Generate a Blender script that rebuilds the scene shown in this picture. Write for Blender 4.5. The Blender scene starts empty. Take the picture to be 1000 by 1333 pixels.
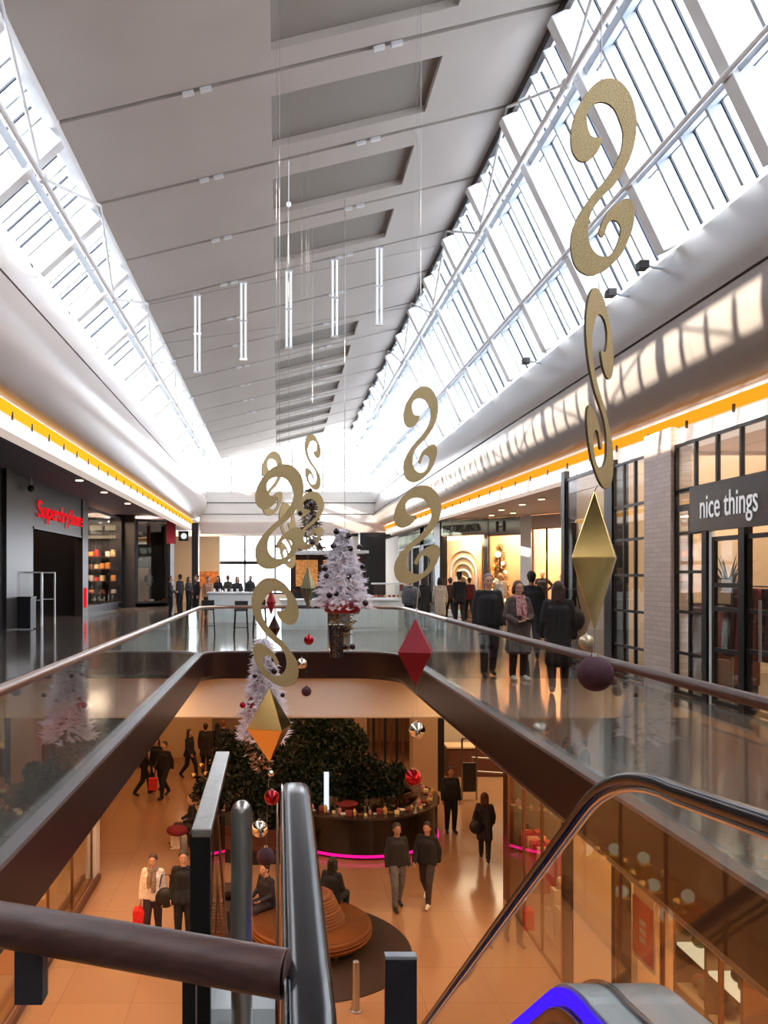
import bpy, bmesh, math, random
from mathutils import Vector, Matrix, Euler
random.seed(7)
PI = math.pi
F, CX, CY, EYE = 1050.0, 362.0, 749.0, 1.75
C = bpy.context.scene.collection

def at(px, py, Y):
    return Vector(((px-CX)*Y/F, Y, EYE+(CY-py)*Y/F))
def xa(px, Y): return (px-CX)*Y/F
def yx(px, X): return X*F/(px-CX)          # depth of a point of the plane x = X seen at column px

# ------------------------------------------------------------------ materials
def nodes(m):
    m.use_nodes = True
    nt = m.node_tree; nt.nodes.clear()
    out = nt.nodes.new('ShaderNodeOutputMaterial')
    return nt, out
def srgb(c):
    if isinstance(c, (tuple, list)) and max(c) > 1.0:
        return tuple(((v/255.0+0.055)/1.055)**2.4 if v > 10 else v/255/12.92 for v in c)
    return tuple(c)
def mat(name, col, rough=.5, metal=0., col2=None, scale=6., bump=0., emis=None, es=0., spec=.5, coat=0., stretch=None, detail=4, contrast=None):
    m = bpy.data.materials.new(name)
    nt, out = nodes(m)
    b = nt.nodes.new('ShaderNodeBsdfPrincipled')
    col = srgb(col)
    b.inputs['Base Color'].default_value = (*col, 1)
    b.inputs['Roughness'].default_value = rough
    b.inputs['Metallic'].default_value = metal
    b.inputs['Specular IOR Level'].default_value = spec
    b.inputs['Coat Weight'].default_value = coat
    if emis:
        b.inputs['Emission Color'].default_value = (*srgb(emis), 1)
        b.inputs['Emission Strength'].default_value = es
    if col2 or bump:
        tc = nt.nodes.new('ShaderNodeTexCoord')
        mp = nt.nodes.new('ShaderNodeMapping')
        if stretch: mp.inputs['Scale'].default_value = stretch
        nt.links.new(tc.outputs['Object'], mp.inputs[0])
        n = nt.nodes.new('ShaderNodeTexNoise')
        n.inputs['Scale'].default_value = scale; n.inputs['Detail'].default_value = detail
        nt.links.new(mp.outputs[0], n.inputs[0])
        if col2:
            r = nt.nodes.new('ShaderNodeValToRGB')
            lo, hi = contrast or (.35, .65)
            r.color_ramp.elements[0].position = lo; r.color_ramp.elements[1].position = hi
            r.color_ramp.elements[0].color = (*col, 1); r.color_ramp.elements[1].color = (*srgb(col2), 1)
            nt.links.new(n.outputs['Fac'], r.inputs[0]); nt.links.new(r.outputs[0], b.inputs['Base Color'])
        if bump:
            bp = nt.nodes.new('ShaderNodeBump'); bp.inputs['Strength'].default_value = bump; bp.inputs['Distance'].default_value = .02
            nt.links.new(n.outputs['Fac'], bp.inputs['Height']); nt.links.new(bp.outputs[0], b.inputs['Normal'])
    nt.links.new(b.outputs[0], out.inputs[0])
    return m
def emit(name, col, s):
    m = bpy.data.materials.new(name); nt, out = nodes(m)
    e = nt.nodes.new('ShaderNodeEmission'); e.inputs[0].default_value = (*srgb(col), 1); e.inputs[1].default_value = s
    nt.links.new(e.outputs[0], out.inputs[0]); return m
def glass(name, tint=(1, 1, 1), refl=1.0, ior=1.45, rough=.0):
    m = bpy.data.materials.new(name); nt, out = nodes(m)
    t = nt.nodes.new('ShaderNodeBsdfTransparent'); t.inputs[0].default_value = (*tint, 1)
    g = nt.nodes.new('ShaderNodeBsdfGlossy'); g.inputs['Roughness'].default_value = rough
    lw = nt.nodes.new('ShaderNodeLayerWeight'); lw.inputs[0].default_value = .5      # Schlick on both faces of a thin pane
    pw = nt.nodes.new('ShaderNodeMath'); pw.operation = 'POWER'; pw.inputs[1].default_value = 5.0
    f = nt.nodes.new('ShaderNodeMath'); f.operation = 'MULTIPLY_ADD'; f.inputs[1].default_value = .96; f.inputs[2].default_value = .045
    nt.links.new(lw.outputs['Facing'], pw.inputs[0]); nt.links.new(pw.outputs[0], f.inputs[0])
    k = nt.nodes.new('ShaderNodeMath'); k.operation = 'MULTIPLY'; k.inputs[1].default_value = refl; k.use_clamp = True
    x = nt.nodes.new('ShaderNodeMixShader')
    nt.links.new(f.outputs[0], k.inputs[0]); nt.links.new(k.outputs[0], x.inputs[0])
    nt.links.new(t.outputs[0], x.inputs[1]); nt.links.new(g.outputs[0], x.inputs[2]); nt.links.new(x.outputs[0], out.inputs[0])
    return m
def tiles(name, c1, c2, joint, sx, sy, rough=.12, spec=.5, jw=.006):
    m = bpy.data.materials.new(name); nt, out = nodes(m)
    b = nt.nodes.new('ShaderNodeBsdfPrincipled'); b.inputs['Specular IOR Level'].default_value = spec
    tc = nt.nodes.new('ShaderNodeTexCoord')
    br = nt.nodes.new('ShaderNodeTexBrick'); br.offset = 0
    br.inputs['Color1'].default_value = (*srgb(c1), 1); br.inputs['Color2'].default_value = (*srgb(c2), 1); br.inputs['Mortar'].default_value = (*srgb(joint), 1)
    br.inputs['Scale'].default_value = 1; br.inputs['Mortar Size'].default_value = jw
    br.inputs['Brick Width'].default_value = sx; br.inputs['Row Height'].default_value = sy
    nt.links.new(tc.outputs['Object'], br.inputs[0])
    n = nt.nodes.new('ShaderNodeTexNoise'); n.inputs['Scale'].default_value = 1.3; n.inputs['Detail'].default_value = 6
    nt.links.new(tc.outputs['Object'], n.inputs[0])
    mr = nt.nodes.new('ShaderNodeMapRange'); mr.inputs[3].default_value = rough*.6; mr.inputs[4].default_value = rough*1.5
    nt.links.new(n.outputs['Fac'], mr.inputs[0]); nt.links.new(mr.outputs[0], b.inputs['Roughness'])
    mx = nt.nodes.new('ShaderNodeMix'); mx.data_type = 'RGBA'; mx.blend_type = 'MULTIPLY'; mx.inputs[0].default_value = .35
    nt.links.new(br.outputs[0], mx.inputs[6]); nt.links.new(n.outputs['Color'], mx.inputs[7])
    nt.links.new(br.outputs[0], b.inputs['Base Color'])
    nt.links.new(b.outputs[0], out.inputs[0]); return m
def brick(name, c1, c2, joint):
    m = bpy.data.materials.new(name); nt, out = nodes(m)
    b = nt.nodes.new('ShaderNodeBsdfPrincipled'); b.inputs['Roughness'].default_value = .35
    tc = nt.nodes.new('ShaderNodeTexCoord'); sp = nt.nodes.new('ShaderNodeSeparateXYZ'); cb = nt.nodes.new('ShaderNodeCombineXYZ')
    ad = nt.nodes.new('ShaderNodeMath'); ad.operation = 'ADD'
    nt.links.new(tc.outputs['Object'], sp.inputs[0]); nt.links.new(sp.outputs[0], ad.inputs[0]); nt.links.new(sp.outputs[1], ad.inputs[1])
    nt.links.new(ad.outputs[0], cb.inputs[0]); nt.links.new(sp.outputs[2], cb.inputs[1])
    br = nt.nodes.new('ShaderNodeTexBrick')
    br.inputs['Color1'].default_value = (*srgb(c1), 1); br.inputs['Color2'].default_value = (*srgb(c2), 1); br.inputs['Mortar'].default_value = (*srgb(joint), 1)
    br.inputs['Scale'].default_value = 1; br.inputs['Mortar Size'].default_value = .006; br.inputs['Brick Width'].default_value = .26; br.inputs['Row Height'].default_value = .075
    nt.links.new(cb.outputs[0], br.inputs[0]); nt.links.new(br.outputs[0], b.inputs['Base Color'])
    bp = nt.nodes.new('ShaderNodeBump'); bp.inputs['Strength'].default_value = .4; bp.inputs['Distance'].default_value = .01; bp.invert = True
    nt.links.new(br.outputs['Fac'], bp.inputs['Height']); nt.links.new(bp.outputs[0], b.inputs['Normal'])
    nt.links.new(b.outputs[0], out.inputs[0]); return m

M = {}
M['ceil'] = mat('ceiling panel paint', (186, 178, 171), .7, col2=(192, 185, 178), scale=.6)
M['ceil_recess'] = mat('perforated acoustic panel', (150, 145, 138), .8)
M['cove'] = mat('white cove band with added glow', (232, 222, 214), .6, emis=(255, 236, 222), es=.32)  # glow of the band is added emission, no lamp stands behind it
M['joint'] = mat('dark joint', (40, 38, 38), .8)
M['white'] = mat('white painted steel', (226, 228, 230), .35)
M['fin'] = mat('pale blue grey fin', (178, 188, 200), .4)
M['gasket'] = mat('dark window gasket', (52, 60, 74), .5)
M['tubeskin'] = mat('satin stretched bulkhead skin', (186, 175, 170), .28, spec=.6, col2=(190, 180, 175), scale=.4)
M['tubeskin_r'] = mat('satin stretched bulkhead skin shaded', (150, 141, 134), .3, spec=.5, col2=(154, 145, 138), scale=.4)  # same skin as the left, darkened in colour to mimic less light
M['plaster'] = mat('white plaster', (224, 218, 210), .7, col2=(228, 223, 216), scale=1)
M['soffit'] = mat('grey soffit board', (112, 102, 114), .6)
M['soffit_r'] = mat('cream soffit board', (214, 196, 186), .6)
M['floor_up'] = tiles('polished dark stone tile', (98, 91, 86), (106, 98, 92), (62, 58, 56), 1.2, .6, .1, spec=.8)
M['floor_low'] = tiles('polished beige stone tile', (172, 128, 94), (178, 133, 98), (136, 100, 74), 1.2, 1.2, .16, spec=.6, jw=.004)
M['fascia'] = mat('dark brown lacquered fascia', (44, 25, 25), .3, spec=.3, col2=(47, 28, 27), scale=1.5)
M['ledge'] = mat('grey metal ledge', (120, 112, 114), .35, .3)
M['lip'] = mat('charcoal metal lip', (64, 62, 70), .3, .5)
M['glass'] = glass('clear balustrade glass', (.95, .985, .97), 1.0)
M['skyglass'] = glass('skylight glass', (.95, .97, 1.), .5)
M['shopglass'] = glass('shop window glass', (.95, .95, .93), 1.5)
M['steel'] = mat('brushed stainless steel', (176, 172, 168), .28, .95, bump=.06, scale=40, stretch=(1, 1, .03))
M['rail_steel'] = mat('satin steel handrail', (170, 150, 140), .3, .9)
M['rail_brown'] = mat('dark brown timber handrail', (84, 54, 48), .38, col2=(66, 42, 40), scale=9, stretch=(1, 6, 6), bump=.12, spec=.5, detail=8)
M['black'] = mat('black metal', (22, 22, 26), .35, .3)
M['rubber'] = mat('polished black rubber', (18, 20, 26), .22, spec=.9)
M['chrome'] = mat('bright chrome', (220, 222, 226), .12, 1.)
M['bronze'] = mat('bronze trim', (150, 112, 84), .3, .9)
M['silver'] = mat('silver painted deck', (168, 172, 176), .35, .6)
M['gold'] = mat('gold glitter board', (172, 152, 108), .5, .2, col2=(206, 184, 130), scale=160, bump=.5, contrast=(.42, .6))
M['gold_edge'] = mat('raw board edge', (96, 84, 62), .7)
M['goldmirror'] = mat('polished gold sheet', (238, 204, 132), .12, 1.)
M['red'] = mat('dark red satin', (140, 14, 34), .45, col2=(150, 16, 38), scale=5)
M['redshine'] = mat('shiny red bauble', (170, 16, 40), .12, .6)
M['plum'] = mat('matte plum bauble', (62, 30, 44), .75, col2=(70, 35, 50), scale=60, bump=.2)
M['plumshine'] = mat('shiny dark plum bauble', (40, 26, 38), .15, .3)
M['silverball'] = mat('mirror silver bauble', (230, 225, 215), .06, 1.)
M['champagne'] = mat('champagne bauble', (196, 180, 150), .35, .6)
M['tinsel'] = mat('white tinsel', (246, 244, 248), .4, .0, spec=.9)
_b = M['tinsel'].node_tree.nodes['Principled BSDF']; _b.inputs['Subsurface Weight'].default_value = 0; _nt = M['tinsel'].node_tree
_t = _nt.nodes.new('ShaderNodeBsdfTranslucent'); _t.inputs[0].default_value = (.95, .92, .98, 1); _x = _nt.nodes.new('ShaderNodeMixShader'); _x.inputs[0].default_value = .45
_nt.links.new(_b.outputs[0], _x.inputs[1]); _nt.links.new(_t.outputs[0], _x.inputs[2]); _nt.links.new(_x.outputs[0], [n for n in _nt.nodes if n.type == 'OUTPUT_MATERIAL'][0].inputs[0])
M['tinsel_sil'] = mat('silver tinsel', (190, 180, 170), .2, .9)
M['wire'] = mat('thin steel wire', (150, 150, 150), .4, .6)
M['leaf'] = mat('dark green leaves', (22, 38, 28), .5, col2=(32, 52, 36), scale=3)
M['leaf2'] = mat('deep green leaves', (18, 32, 25), .5, col2=(28, 44, 32), scale=3)
M['bark'] = mat('grey brown bark', (70, 54, 42), .8, col2=(50, 38, 30), scale=14, bump=.4)
M['wood'] = mat('reddish brown wood', (96, 52, 38), .45, col2=(80, 42, 32), scale=5, stretch=(1, 8, 8))
M['orange'] = mat('orange slatted upholstery', (140, 80, 26), .6, col2=(112, 60, 20), scale=3, stretch=(.2, .2, 16), contrast=(.45, .55), detail=1)
M['rug'] = mat('dark brown rug', (52, 34, 26), .9, col2=(60, 40, 30), scale=30, bump=.3)
M['dark'] = mat('near black panel', (26, 26, 32), .45)
M['darkgrey'] = mat('dark grey cladding', (34, 33, 36), .35, .2)
M['midgrey'] = mat('grey cladding', (60, 57, 57), .35, .3)
M['counter'] = mat('white counter panel', (226, 232, 234), .3)
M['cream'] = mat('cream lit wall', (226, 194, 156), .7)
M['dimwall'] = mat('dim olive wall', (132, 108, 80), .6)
M['shopwall'] = mat('beige shop wall', (206, 184, 158), .7)
M['peach'] = mat('peach backdrop', (240, 186, 146), .7, col2=(246, 196, 156), scale=1)
M['brick'] = brick('pale painted brick', (206, 188, 178), (192, 172, 162), (176, 158, 148))
M['led_y'] = emit('yellow cove light', (255, 176, 34), .8)
M['led_o'] = emit('orange cove light', (252, 158, 34), .72)
M['led_p'] = emit('violet light strip', (62, 26, 255), .8)
M['led_m'] = emit('magenta light strip', (255, 20, 130), .9)
M['lamp_w'] = emit('warm lamp', (255, 214, 160), 5)
M['lamp_c'] = emit('cool lamp', (240, 246, 255), .62)
M['lamp_panel'] = emit('lit shop panel', (255, 226, 186), .75)
M['sign_red'] = emit('red sign letters', (255, 22, 34), .5)
M['sign_white'] = mat('white sign letters', (236, 236, 240), .4, emis=(255, 255, 255), es=.15)
M['signboard'] = mat('charcoal sign board', (58, 62, 66), .25, .1)
M['silverletter'] = mat('brushed dark letters', (70, 74, 74), .3, .6)
M['mirror'] = mat('greenish glazed panel', (150, 166, 160), .12, .55)

def cmat(col, rough=.8, **k):
    key = 'cloth %s' % (tuple(col),)
    if key not in M: M[key] = mat('woven cloth %d %d %d' % tuple(col), col, rough, col2=tuple(min(255, int(v*1.2)+4) for v in col), scale=26, bump=.15, **k)
    return M[key]
SKIN = [mat('fair skin', (206, 156, 130), .5), mat('tan skin', (176, 124, 96), .5)]
def hmat(col):
    key = 'hair %s' % (tuple(col),)
    if key not in M: M[key] = mat('hair %d %d %d' % tuple(col), col, .55, col2=tuple(int(v*1.5)+6 for v in col), scale=30, stretch=(4, 4, .5))
    return M[key]

# ------------------------------------------------------------------ mesh building
class MB:
    def __init__(s): s.bm = bmesh.new()
    def box(s, x0, y0, z0, x1, y1, z1):
        v = [s.bm.verts.new((x, y, z)) for z in (z0, z1) for y in (y0, y1) for x in (x0, x1)]
        for f in ((0, 2, 3, 1), (4, 5, 7, 6), (0, 1, 5, 4), (2, 6, 7, 3), (0, 4, 6, 2), (1, 3, 7, 5)):
            s.bm.faces.new([v[i] for i in f])
        return s
    def bar(s, p, q, w, h, up=(0, 0, 1)):
        p = Vector(p); q = Vector(q); d = (q-p).normalized(); u = Vector(up)
        sd = d.cross(u)
        if sd.length < 1e-4: sd = d.cross(Vector((1, 0, 0)))
        sd.normalize(); u = sd.cross(d)
        v = []
        for e in (p, q):
            for a, b in ((-1, -1), (1, -1), (1, 1), (-1, 1)):
                v.append(s.bm.verts.new(e+sd*a*w/2+u*b*h/2))
        for f in ((0, 1, 2, 3), (7, 6, 5, 4), (0, 4, 5, 1), (1, 5, 6, 2), (2, 6, 7, 3), (3, 7, 4, 0)):
            s.bm.faces.new([v[i] for i in f])
        return s
    def tube(s, pts, r, n=10, closed=False, rs=None):
        pts = [Vector(p) for p in pts]; rings = []; N = len(pts); nrm = None
        for i, p in enumerate(pts):
            a = pts[i-1] if (i > 0 or closed) else p; b = pts[(i+1) % N] if (i < N-1 or closed) else p
            t = (b-a).normalized()
            if nrm is None:
                nrm = t.cross(Vector((0, 0, 1)))
                if nrm.length < .05: nrm = t.cross(Vector((1, 0, 0)))
            nrm = (nrm-t*nrm.dot(t)).normalized(); bn = t.cross(nrm)
            rr = rs[i] if rs else r
            rings.append([s.bm.verts.new(p+(nrm*math.cos(2*PI*k/n)+bn*math.sin(2*PI*k/n))*rr) for k in range(n)])
        for i in range(N if closed else N-1):
            A, B = rings[i], rings[(i+1) % N]
            for k in range(n): s.bm.faces.new((A[k], A[(k+1) % n], B[(k+1) % n], B[k]))
        if not closed:
            s.bm.faces.new(rings[0][::-1]); s.bm.faces.new(rings[-1])
        return s
    def cyl(s, p, q, r, r2=None, n=16):
        return s.tube([p, q], r, n, rs=[r, r if r2 is None else r2])
    def sphere(s, c, r, n=12, sc=(1, 1, 1)):
        c = Vector(c); u = n*2 if n < 10 else int(n*1.6); bm = s.bm
        top = bm.verts.new(c+Vector((0, 0, r*sc[2]))); bot = bm.verts.new(c-Vector((0, 0, r*sc[2]))); R = []
        for i in range(1, n):
            t = PI*i/n; st, ct = math.sin(t)*r, math.cos(t)*r
            R.append([bm.verts.new((c.x+st*math.cos(2*PI*k/u)*sc[0], c.y+st*math.sin(2*PI*k/u)*sc[1], c.z+ct*sc[2])) for k in range(u)])
        for k in range(u):
            bm.faces.new((top, R[0][k], R[0][(k+1) % u])); bm.faces.new((bot, R[-1][(k+1) % u], R[-1][k]))
            for i in range(n-2): bm.faces.new((R[i][k], R[i+1][k], R[i+1][(k+1) % u], R[i][(k+1) % u]))
        return s
    def prism(s, poly, vec):
        vec = Vector(vec); a = [s.bm.verts.new(Vector(p)) for p in poly]; b = [s.bm.verts.new(Vector(p)+vec) for p in poly]
        s.bm.faces.new(a[::-1]); s.bm.faces.new(b); n = len(a)
        for i in range(n): s.bm.faces.new((a[i], a[(i+1) % n], b[(i+1) % n], b[i]))
        return s
    def lathe(s, prof, c=(0, 0, 0), n=24):
        c = Vector(c); rings = []
        for r, z in prof: rings.append([s.bm.verts.new(c+Vector((r*math.cos(2*PI*k/n), r*math.sin(2*PI*k/n), z))) for k in range(n)])
        for A, B in zip(rings, rings[1:]):
            for k in range(n): s.bm.faces.new((A[k], A[(k+1) % n], B[(k+1) % n], B[k]))
        s.bm.faces.new(rings[0][::-1]); s.bm.faces.new(rings[-1]); return s
    def loft(s, A, B, cap=True):
        a = [s.bm.verts.new(Vector(p)) for p in A]; b = [s.bm.verts.new(Vector(p)) for p in B]; n = len(a)
        for i in range(n): s.bm.faces.new((a[i], a[(i+1) % n], b[(i+1) % n], b[i]))
        if cap: s.bm.faces.new(a[::-1]); s.bm.faces.new(b)
        return s
    def wallseg(s, p, q, z0, z1, t):
        return s.bar((p[0], p[1], (z0+z1)/2), (q[0], q[1], (z0+z1)/2), t, z1-z0)
    def build(s, name, m=None, parent=None, smooth=False, bev=0., ang=35):
        bmesh.ops.recalc_face_normals(s.bm, faces=s.bm.faces[:])
        me = bpy.data.meshes.new(name)
        off = None
        if parent is not None and parent.type == 'EMPTY':
            s.bm.transform(Matrix.Translation(-Vector(parent.location)))
        elif parent is not None and parent.parent is not None and parent.parent.type == 'EMPTY':
            s.bm.transform(Matrix.Translation(-Vector(parent.parent.location)))
        s.bm.to_mesh(me); s.bm.free()
        if m: me.materials.append(m)
        if smooth:
            me.shade_smooth()
            try: me.set_sharp_from_angle(angle=math.radians(ang))
            except Exception: pass
        o = bpy.data.objects.new(name, me); C.objects.link(o)
        if parent is not None: o.parent = parent
        if bev:
            b = o.modifiers.new('bevel', 'BEVEL'); b.width = bev; b.segments = 2; b.limit_method = 'ANGLE'
        return o
def tag(o, label=None, cat=None, group=None, kind=None):
    if label: o['label'] = label
    if cat: o['category'] = cat
    if group: o['group'] = group
    if kind: o['kind'] = kind
    return o
def empty(name, loc, label=None, cat=None, group=None, rz=0):
    o = bpy.data.objects.new(name, None); o.empty_display_size = .1; C.objects.link(o); o.location = loc; o.rotation_euler = (0, 0, rz)
    return tag(o, label, cat, group)
def struct(mb, name, m, label=None, cat=None, **k):
    o = mb.build(name, m, **k); return tag(o, label, cat, kind='structure')
KIDS = {}
def copy_tree(o, parent=None, loc=None, rz=None, sc=None, label=None, group=None):
    c = o.copy(); C.objects.link(c)
    if parent is not None: c.parent = parent
    if loc is not None: c.location = loc
    if rz is not None: c.rotation_euler = (0, 0, rz)
    if sc is not None: c.scale = sc if isinstance(sc, tuple) else (sc, sc, sc)
    if label: c['label'] = label
    if group: c['group'] = group
    for ch in list(o.children): copy_tree(ch, c)
    return c
def setm(o, m, i=0):
    o.material_slots[i].link = 'OBJECT'; o.material_slots[i].material = m
def text_mesh(name, txt, height, m, parent=None, width=None, ext=.02, bold=0.):
    cu = bpy.data.curves.new(name, 'FONT'); cu.body = txt; cu.size = 1; cu.extrude = ext; cu.offset = bold
    t = bpy.data.objects.new(name, cu); C.objects.link(t)
    dg = bpy.context.evaluated_depsgraph_get(); dg.update()
    me = bpy.data.meshes.new_from_object(t.evaluated_get(dg))
    bpy.data.objects.remove(t)
    xs = [v.co.x for v in me.vertices]; w = max(xs)-min(xs); x0 = min(xs)
    k = height/.72
    kx = k if width is None else width/w
    for v in me.vertices: v.co = ((v.co.x-x0)*kx, v.co.y*k, v.co.z)
    me.materials.clear(); me.materials.append(m)
    o = bpy.data.objects.new(name, me); C.objects.link(o)
    if parent is not None: o.parent = parent
    return o
ORD = ['first', 'second', 'third', 'fourth', 'fifth', 'sixth', 'seventh', 'eighth', 'ninth', 'tenth', 'eleventh', 'twelfth', 'thirteenth', 'fourteenth', 'fifteenth', 'sixteenth', 'seventeenth', 'eighteenth', 'nineteenth', 'twentieth']
# ================================================================== PEOPLE
def capsule(mb, a, b, ra, rb, n=12, sc=None):
    a, b = Vector(a), Vector(b)
    mb.sphere(a, ra, n); mb.sphere(b, rb, n); mb.tube([a, b], ra, n*2, rs=[ra, rb])
def remesh(mb, vox, name, it=4):
    me = bpy.data.meshes.new(name+'_raw'); mb.bm.to_mesh(me); mb.bm.free()
    o = bpy.data.objects.new(name+'_raw', me); C.objects.link(o)
    r = o.modifiers.new('r', 'REMESH'); r.mode = 'VOXEL'; r.voxel_size = vox; r.use_smooth_shade = True
    s = o.modifiers.new('s', 'SMOOTH'); s.factor = .5; s.iterations = it
    dg = bpy.context.evaluated_depsgraph_get(); dg.update()
    out_ = bpy.data.meshes.new_from_object(o.evaluated_get(dg)); out_.name = name
    bpy.data.objects.remove(o); bpy.data.meshes.remove(me)
    out_.shade_smooth(); out_.materials.clear(); return out_
def J(**k):
    j = dict(pel=(0, 0, .96), chest=(0, .0, 1.30), neck=(0, .015, 1.47), head=(0, -.005, 1.635), face=0,
             shL=(.160, .01, 1.42), elL=(.222, .03, 1.14), wrL=(.235, -.04, .89), haL=(.235, -.07, .80),
             shR=(-.160, .01, 1.42), elR=(-.222, .03, 1.14), wrR=(-.235, -.04, .89), haR=(-.235, -.07, .80),
             hiL=(.09, 0, .93), knL=(.10, -.02, .50), anL=(.10, .03, .085), hiR=(-.09, 0, .93), knR=(-.10, -.02, .50), anR=(-.10, .03, .085),
             toL=(.12, -.13, .035), toR=(-.12, -.13, .035))
    j.update(k); return {a: (Vector(b) if isinstance(b, tuple) else b) for a, b in j.items()}
POSES = {
 'stand': J(),
 'walk': J(knL=(.09, -.20, .52), anL=(.09, -.24, .10), toL=(.10, -.40, .07), knR=(-.09, .06, .50), anR=(-.09, .33, .17), toR=(-.10, .24, .05),
           elL=(.235, .10, 1.17), wrL=(.225, .12, .92), haL=(.22, .11, .83), elR=(-.235, -.04, 1.15), wrR=(-.225, -.20, .94), haR=(-.215, -.26, .87)),
 'stroll': J(knL=(.10, .03, .50), anL=(.09, .16, .12), toL=(.10, .03, .04), knR=(-.09, -.14, .51), anR=(-.09, -.13, .085), toR=(-.10, -.29, .04),
            wrL=(.24, -.08, .90), haL=(.235, -.12, .81)),
 'hold': J(elL=(.245, .0, 1.15), wrL=(.10, -.22, 1.10), haL=(.02, -.26, 1.10), elR=(-.245, .0, 1.15), wrR=(-.12, -.22, 1.05), haR=(-.04, -.26, 1.06)),
 'sit': J(pel=(0, .05, .53), chest=(0, .03, .88), neck=(0, .02, 1.05), head=(0, -.02, 1.215), shL=(.160, .03, 1.0), shR=(-.160, .03, 1.0),
          elL=(.23, .0, .74), elR=(-.23, .0, .74), wrL=(.15, -.22, .66), wrR=(-.15, -.22, .66), haL=(.12, -.30, .63), haR=(-.12, -.30, .63),
          hiL=(.09, .03, .52), hiR=(-.09, .03, .52), knL=(.13, -.38, .50), knR=(-.13, -.38, .50), anL=(.13, -.36, .085), anR=(-.13, -.36, .085), toL=(.14, -.52, .035), toR=(-.14, -.52, .035)),
 'akimbo': J(elL=(.36, .10, 1.20), wrL=(.19, -.02, 1.04), haL=(.13, -.05, 1.0), elR=(-.36, .10, 1.20), wrR=(-.19, -.02, 1.04), haR=(-.13, -.05, 1.0)),
}
def lerp(a, b, t): return a.lerp(b, t)
def hand(mb, w, h, side):
    d = (h-w).normalized(); 
    s = d.cross(Vector((0, 1, 0)))
    if s.length < .3: s = Vector((0, 0, 1))
    s.normalize(); fr = d.cross(s).normalized()
    if fr.y > 0: fr = -fr                      # thumb side forwards
    palm = w+d*.05
    for k in (-1, 0, 1): capsule(mb, w+d*.01+fr*k*.012, palm+d*.03+fr*k*.024, .016, .014, 6)
    inw = s*(-side)*.35
    for k, l in enumerate((.070, .080, .074, .056)):
        b = palm+d*.035+fr*(.034-.0225*k); m_ = b+(d*.9+inw*.5).normalized()*l*.5; e_ = m_+(d*.7+inw*1.4).normalized()*l*.5
        capsule(mb, b, m_, .0095, .009, 5); capsule(mb, m_, e_, .009, .0078, 5)
    t0_ = w+d*.03+fr*.028; t1_ = t0_+(d*.6+fr*.8).normalized()*.035; t2_ = t1_+(d+inw).normalized()*.03
    capsule(mb, t0_, t1_, .012, .0105, 5); capsule(mb, t1_, t2_, .0105, .009, 5)
def body_mesh(j, name):
    mb = MB(); hd = j['head']; nk = j['neck']; ch = j['chest']; pe = j['pel']
    mb.sphere(hd+Vector((0, .008, .018)), .097, 14, (.80, .98, 1.06)); mb.sphere(hd+Vector((0, -.028, -.050)), .062, 12, (.84, .86, 1.02))
    mb.sphere(hd+Vector((0, -.070, -.098)), .020, 8, (1.1, .8, .8))                # chin
    capsule(mb, hd+Vector((0, -.086, .012)), hd+Vector((0, -.105, -.026)), .008, .014, 8)   # nose
    mb.sphere(hd+Vector((0, -.085, -.062)), .018, 8, (1.5, .7, .6))                # lips
    for s in (-1, 1):
        mb.sphere(hd+Vector((s*.078, .012, -.012)), .026, 8, (.42, .75, 1.25)); mb.sphere(hd+Vector((s*.034, -.072, .030)), .018, 8, (1.4, .6, .5)); mb.sphere(hd+Vector((s*.042, -.066, -.03)), .024, 8)
    capsule(mb, nk+Vector((0, 0, -.05)), hd+Vector((0, .015, -.06)), .062, .052)
    for s in (-.07, 0, .07):
        x = Vector((s, 0, 0)); capsule(mb, ch+x, nk+Vector((s*.7, 0, -.10)), .105, .07); capsule(mb, pe+x*1.1, ch+x*.9, .10, .095)
    for S, sg in (('L', 1), ('R', -1)):
        sh, el, wr, ha = (j[k+S] for k in ('sh', 'el', 'wr', 'ha')); hi, kn, an, to = (j[k+S] for k in ('hi', 'kn', 'an', 'to'))
        capsule(mb, nk+Vector((sg*.05, 0, -.07)), sh, .06, .055); capsule(mb, sh, el, .052, .040); capsule(mb, el, wr, .040, .026); hand(mb, wr, ha, sg)
        capsule(mb, hi, kn, .088, .056); capsule(mb, kn, lerp(kn, an, .35)+Vector((0, .015, 0)), .054, .056); capsule(mb, lerp(kn, an, .35)+Vector((0, .015, 0)), an, .054, .036); capsule(mb, an+Vector((0, 0, -.03)), to, .038, .028)
    return remesh(mb, .0085, name, 2)
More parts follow.
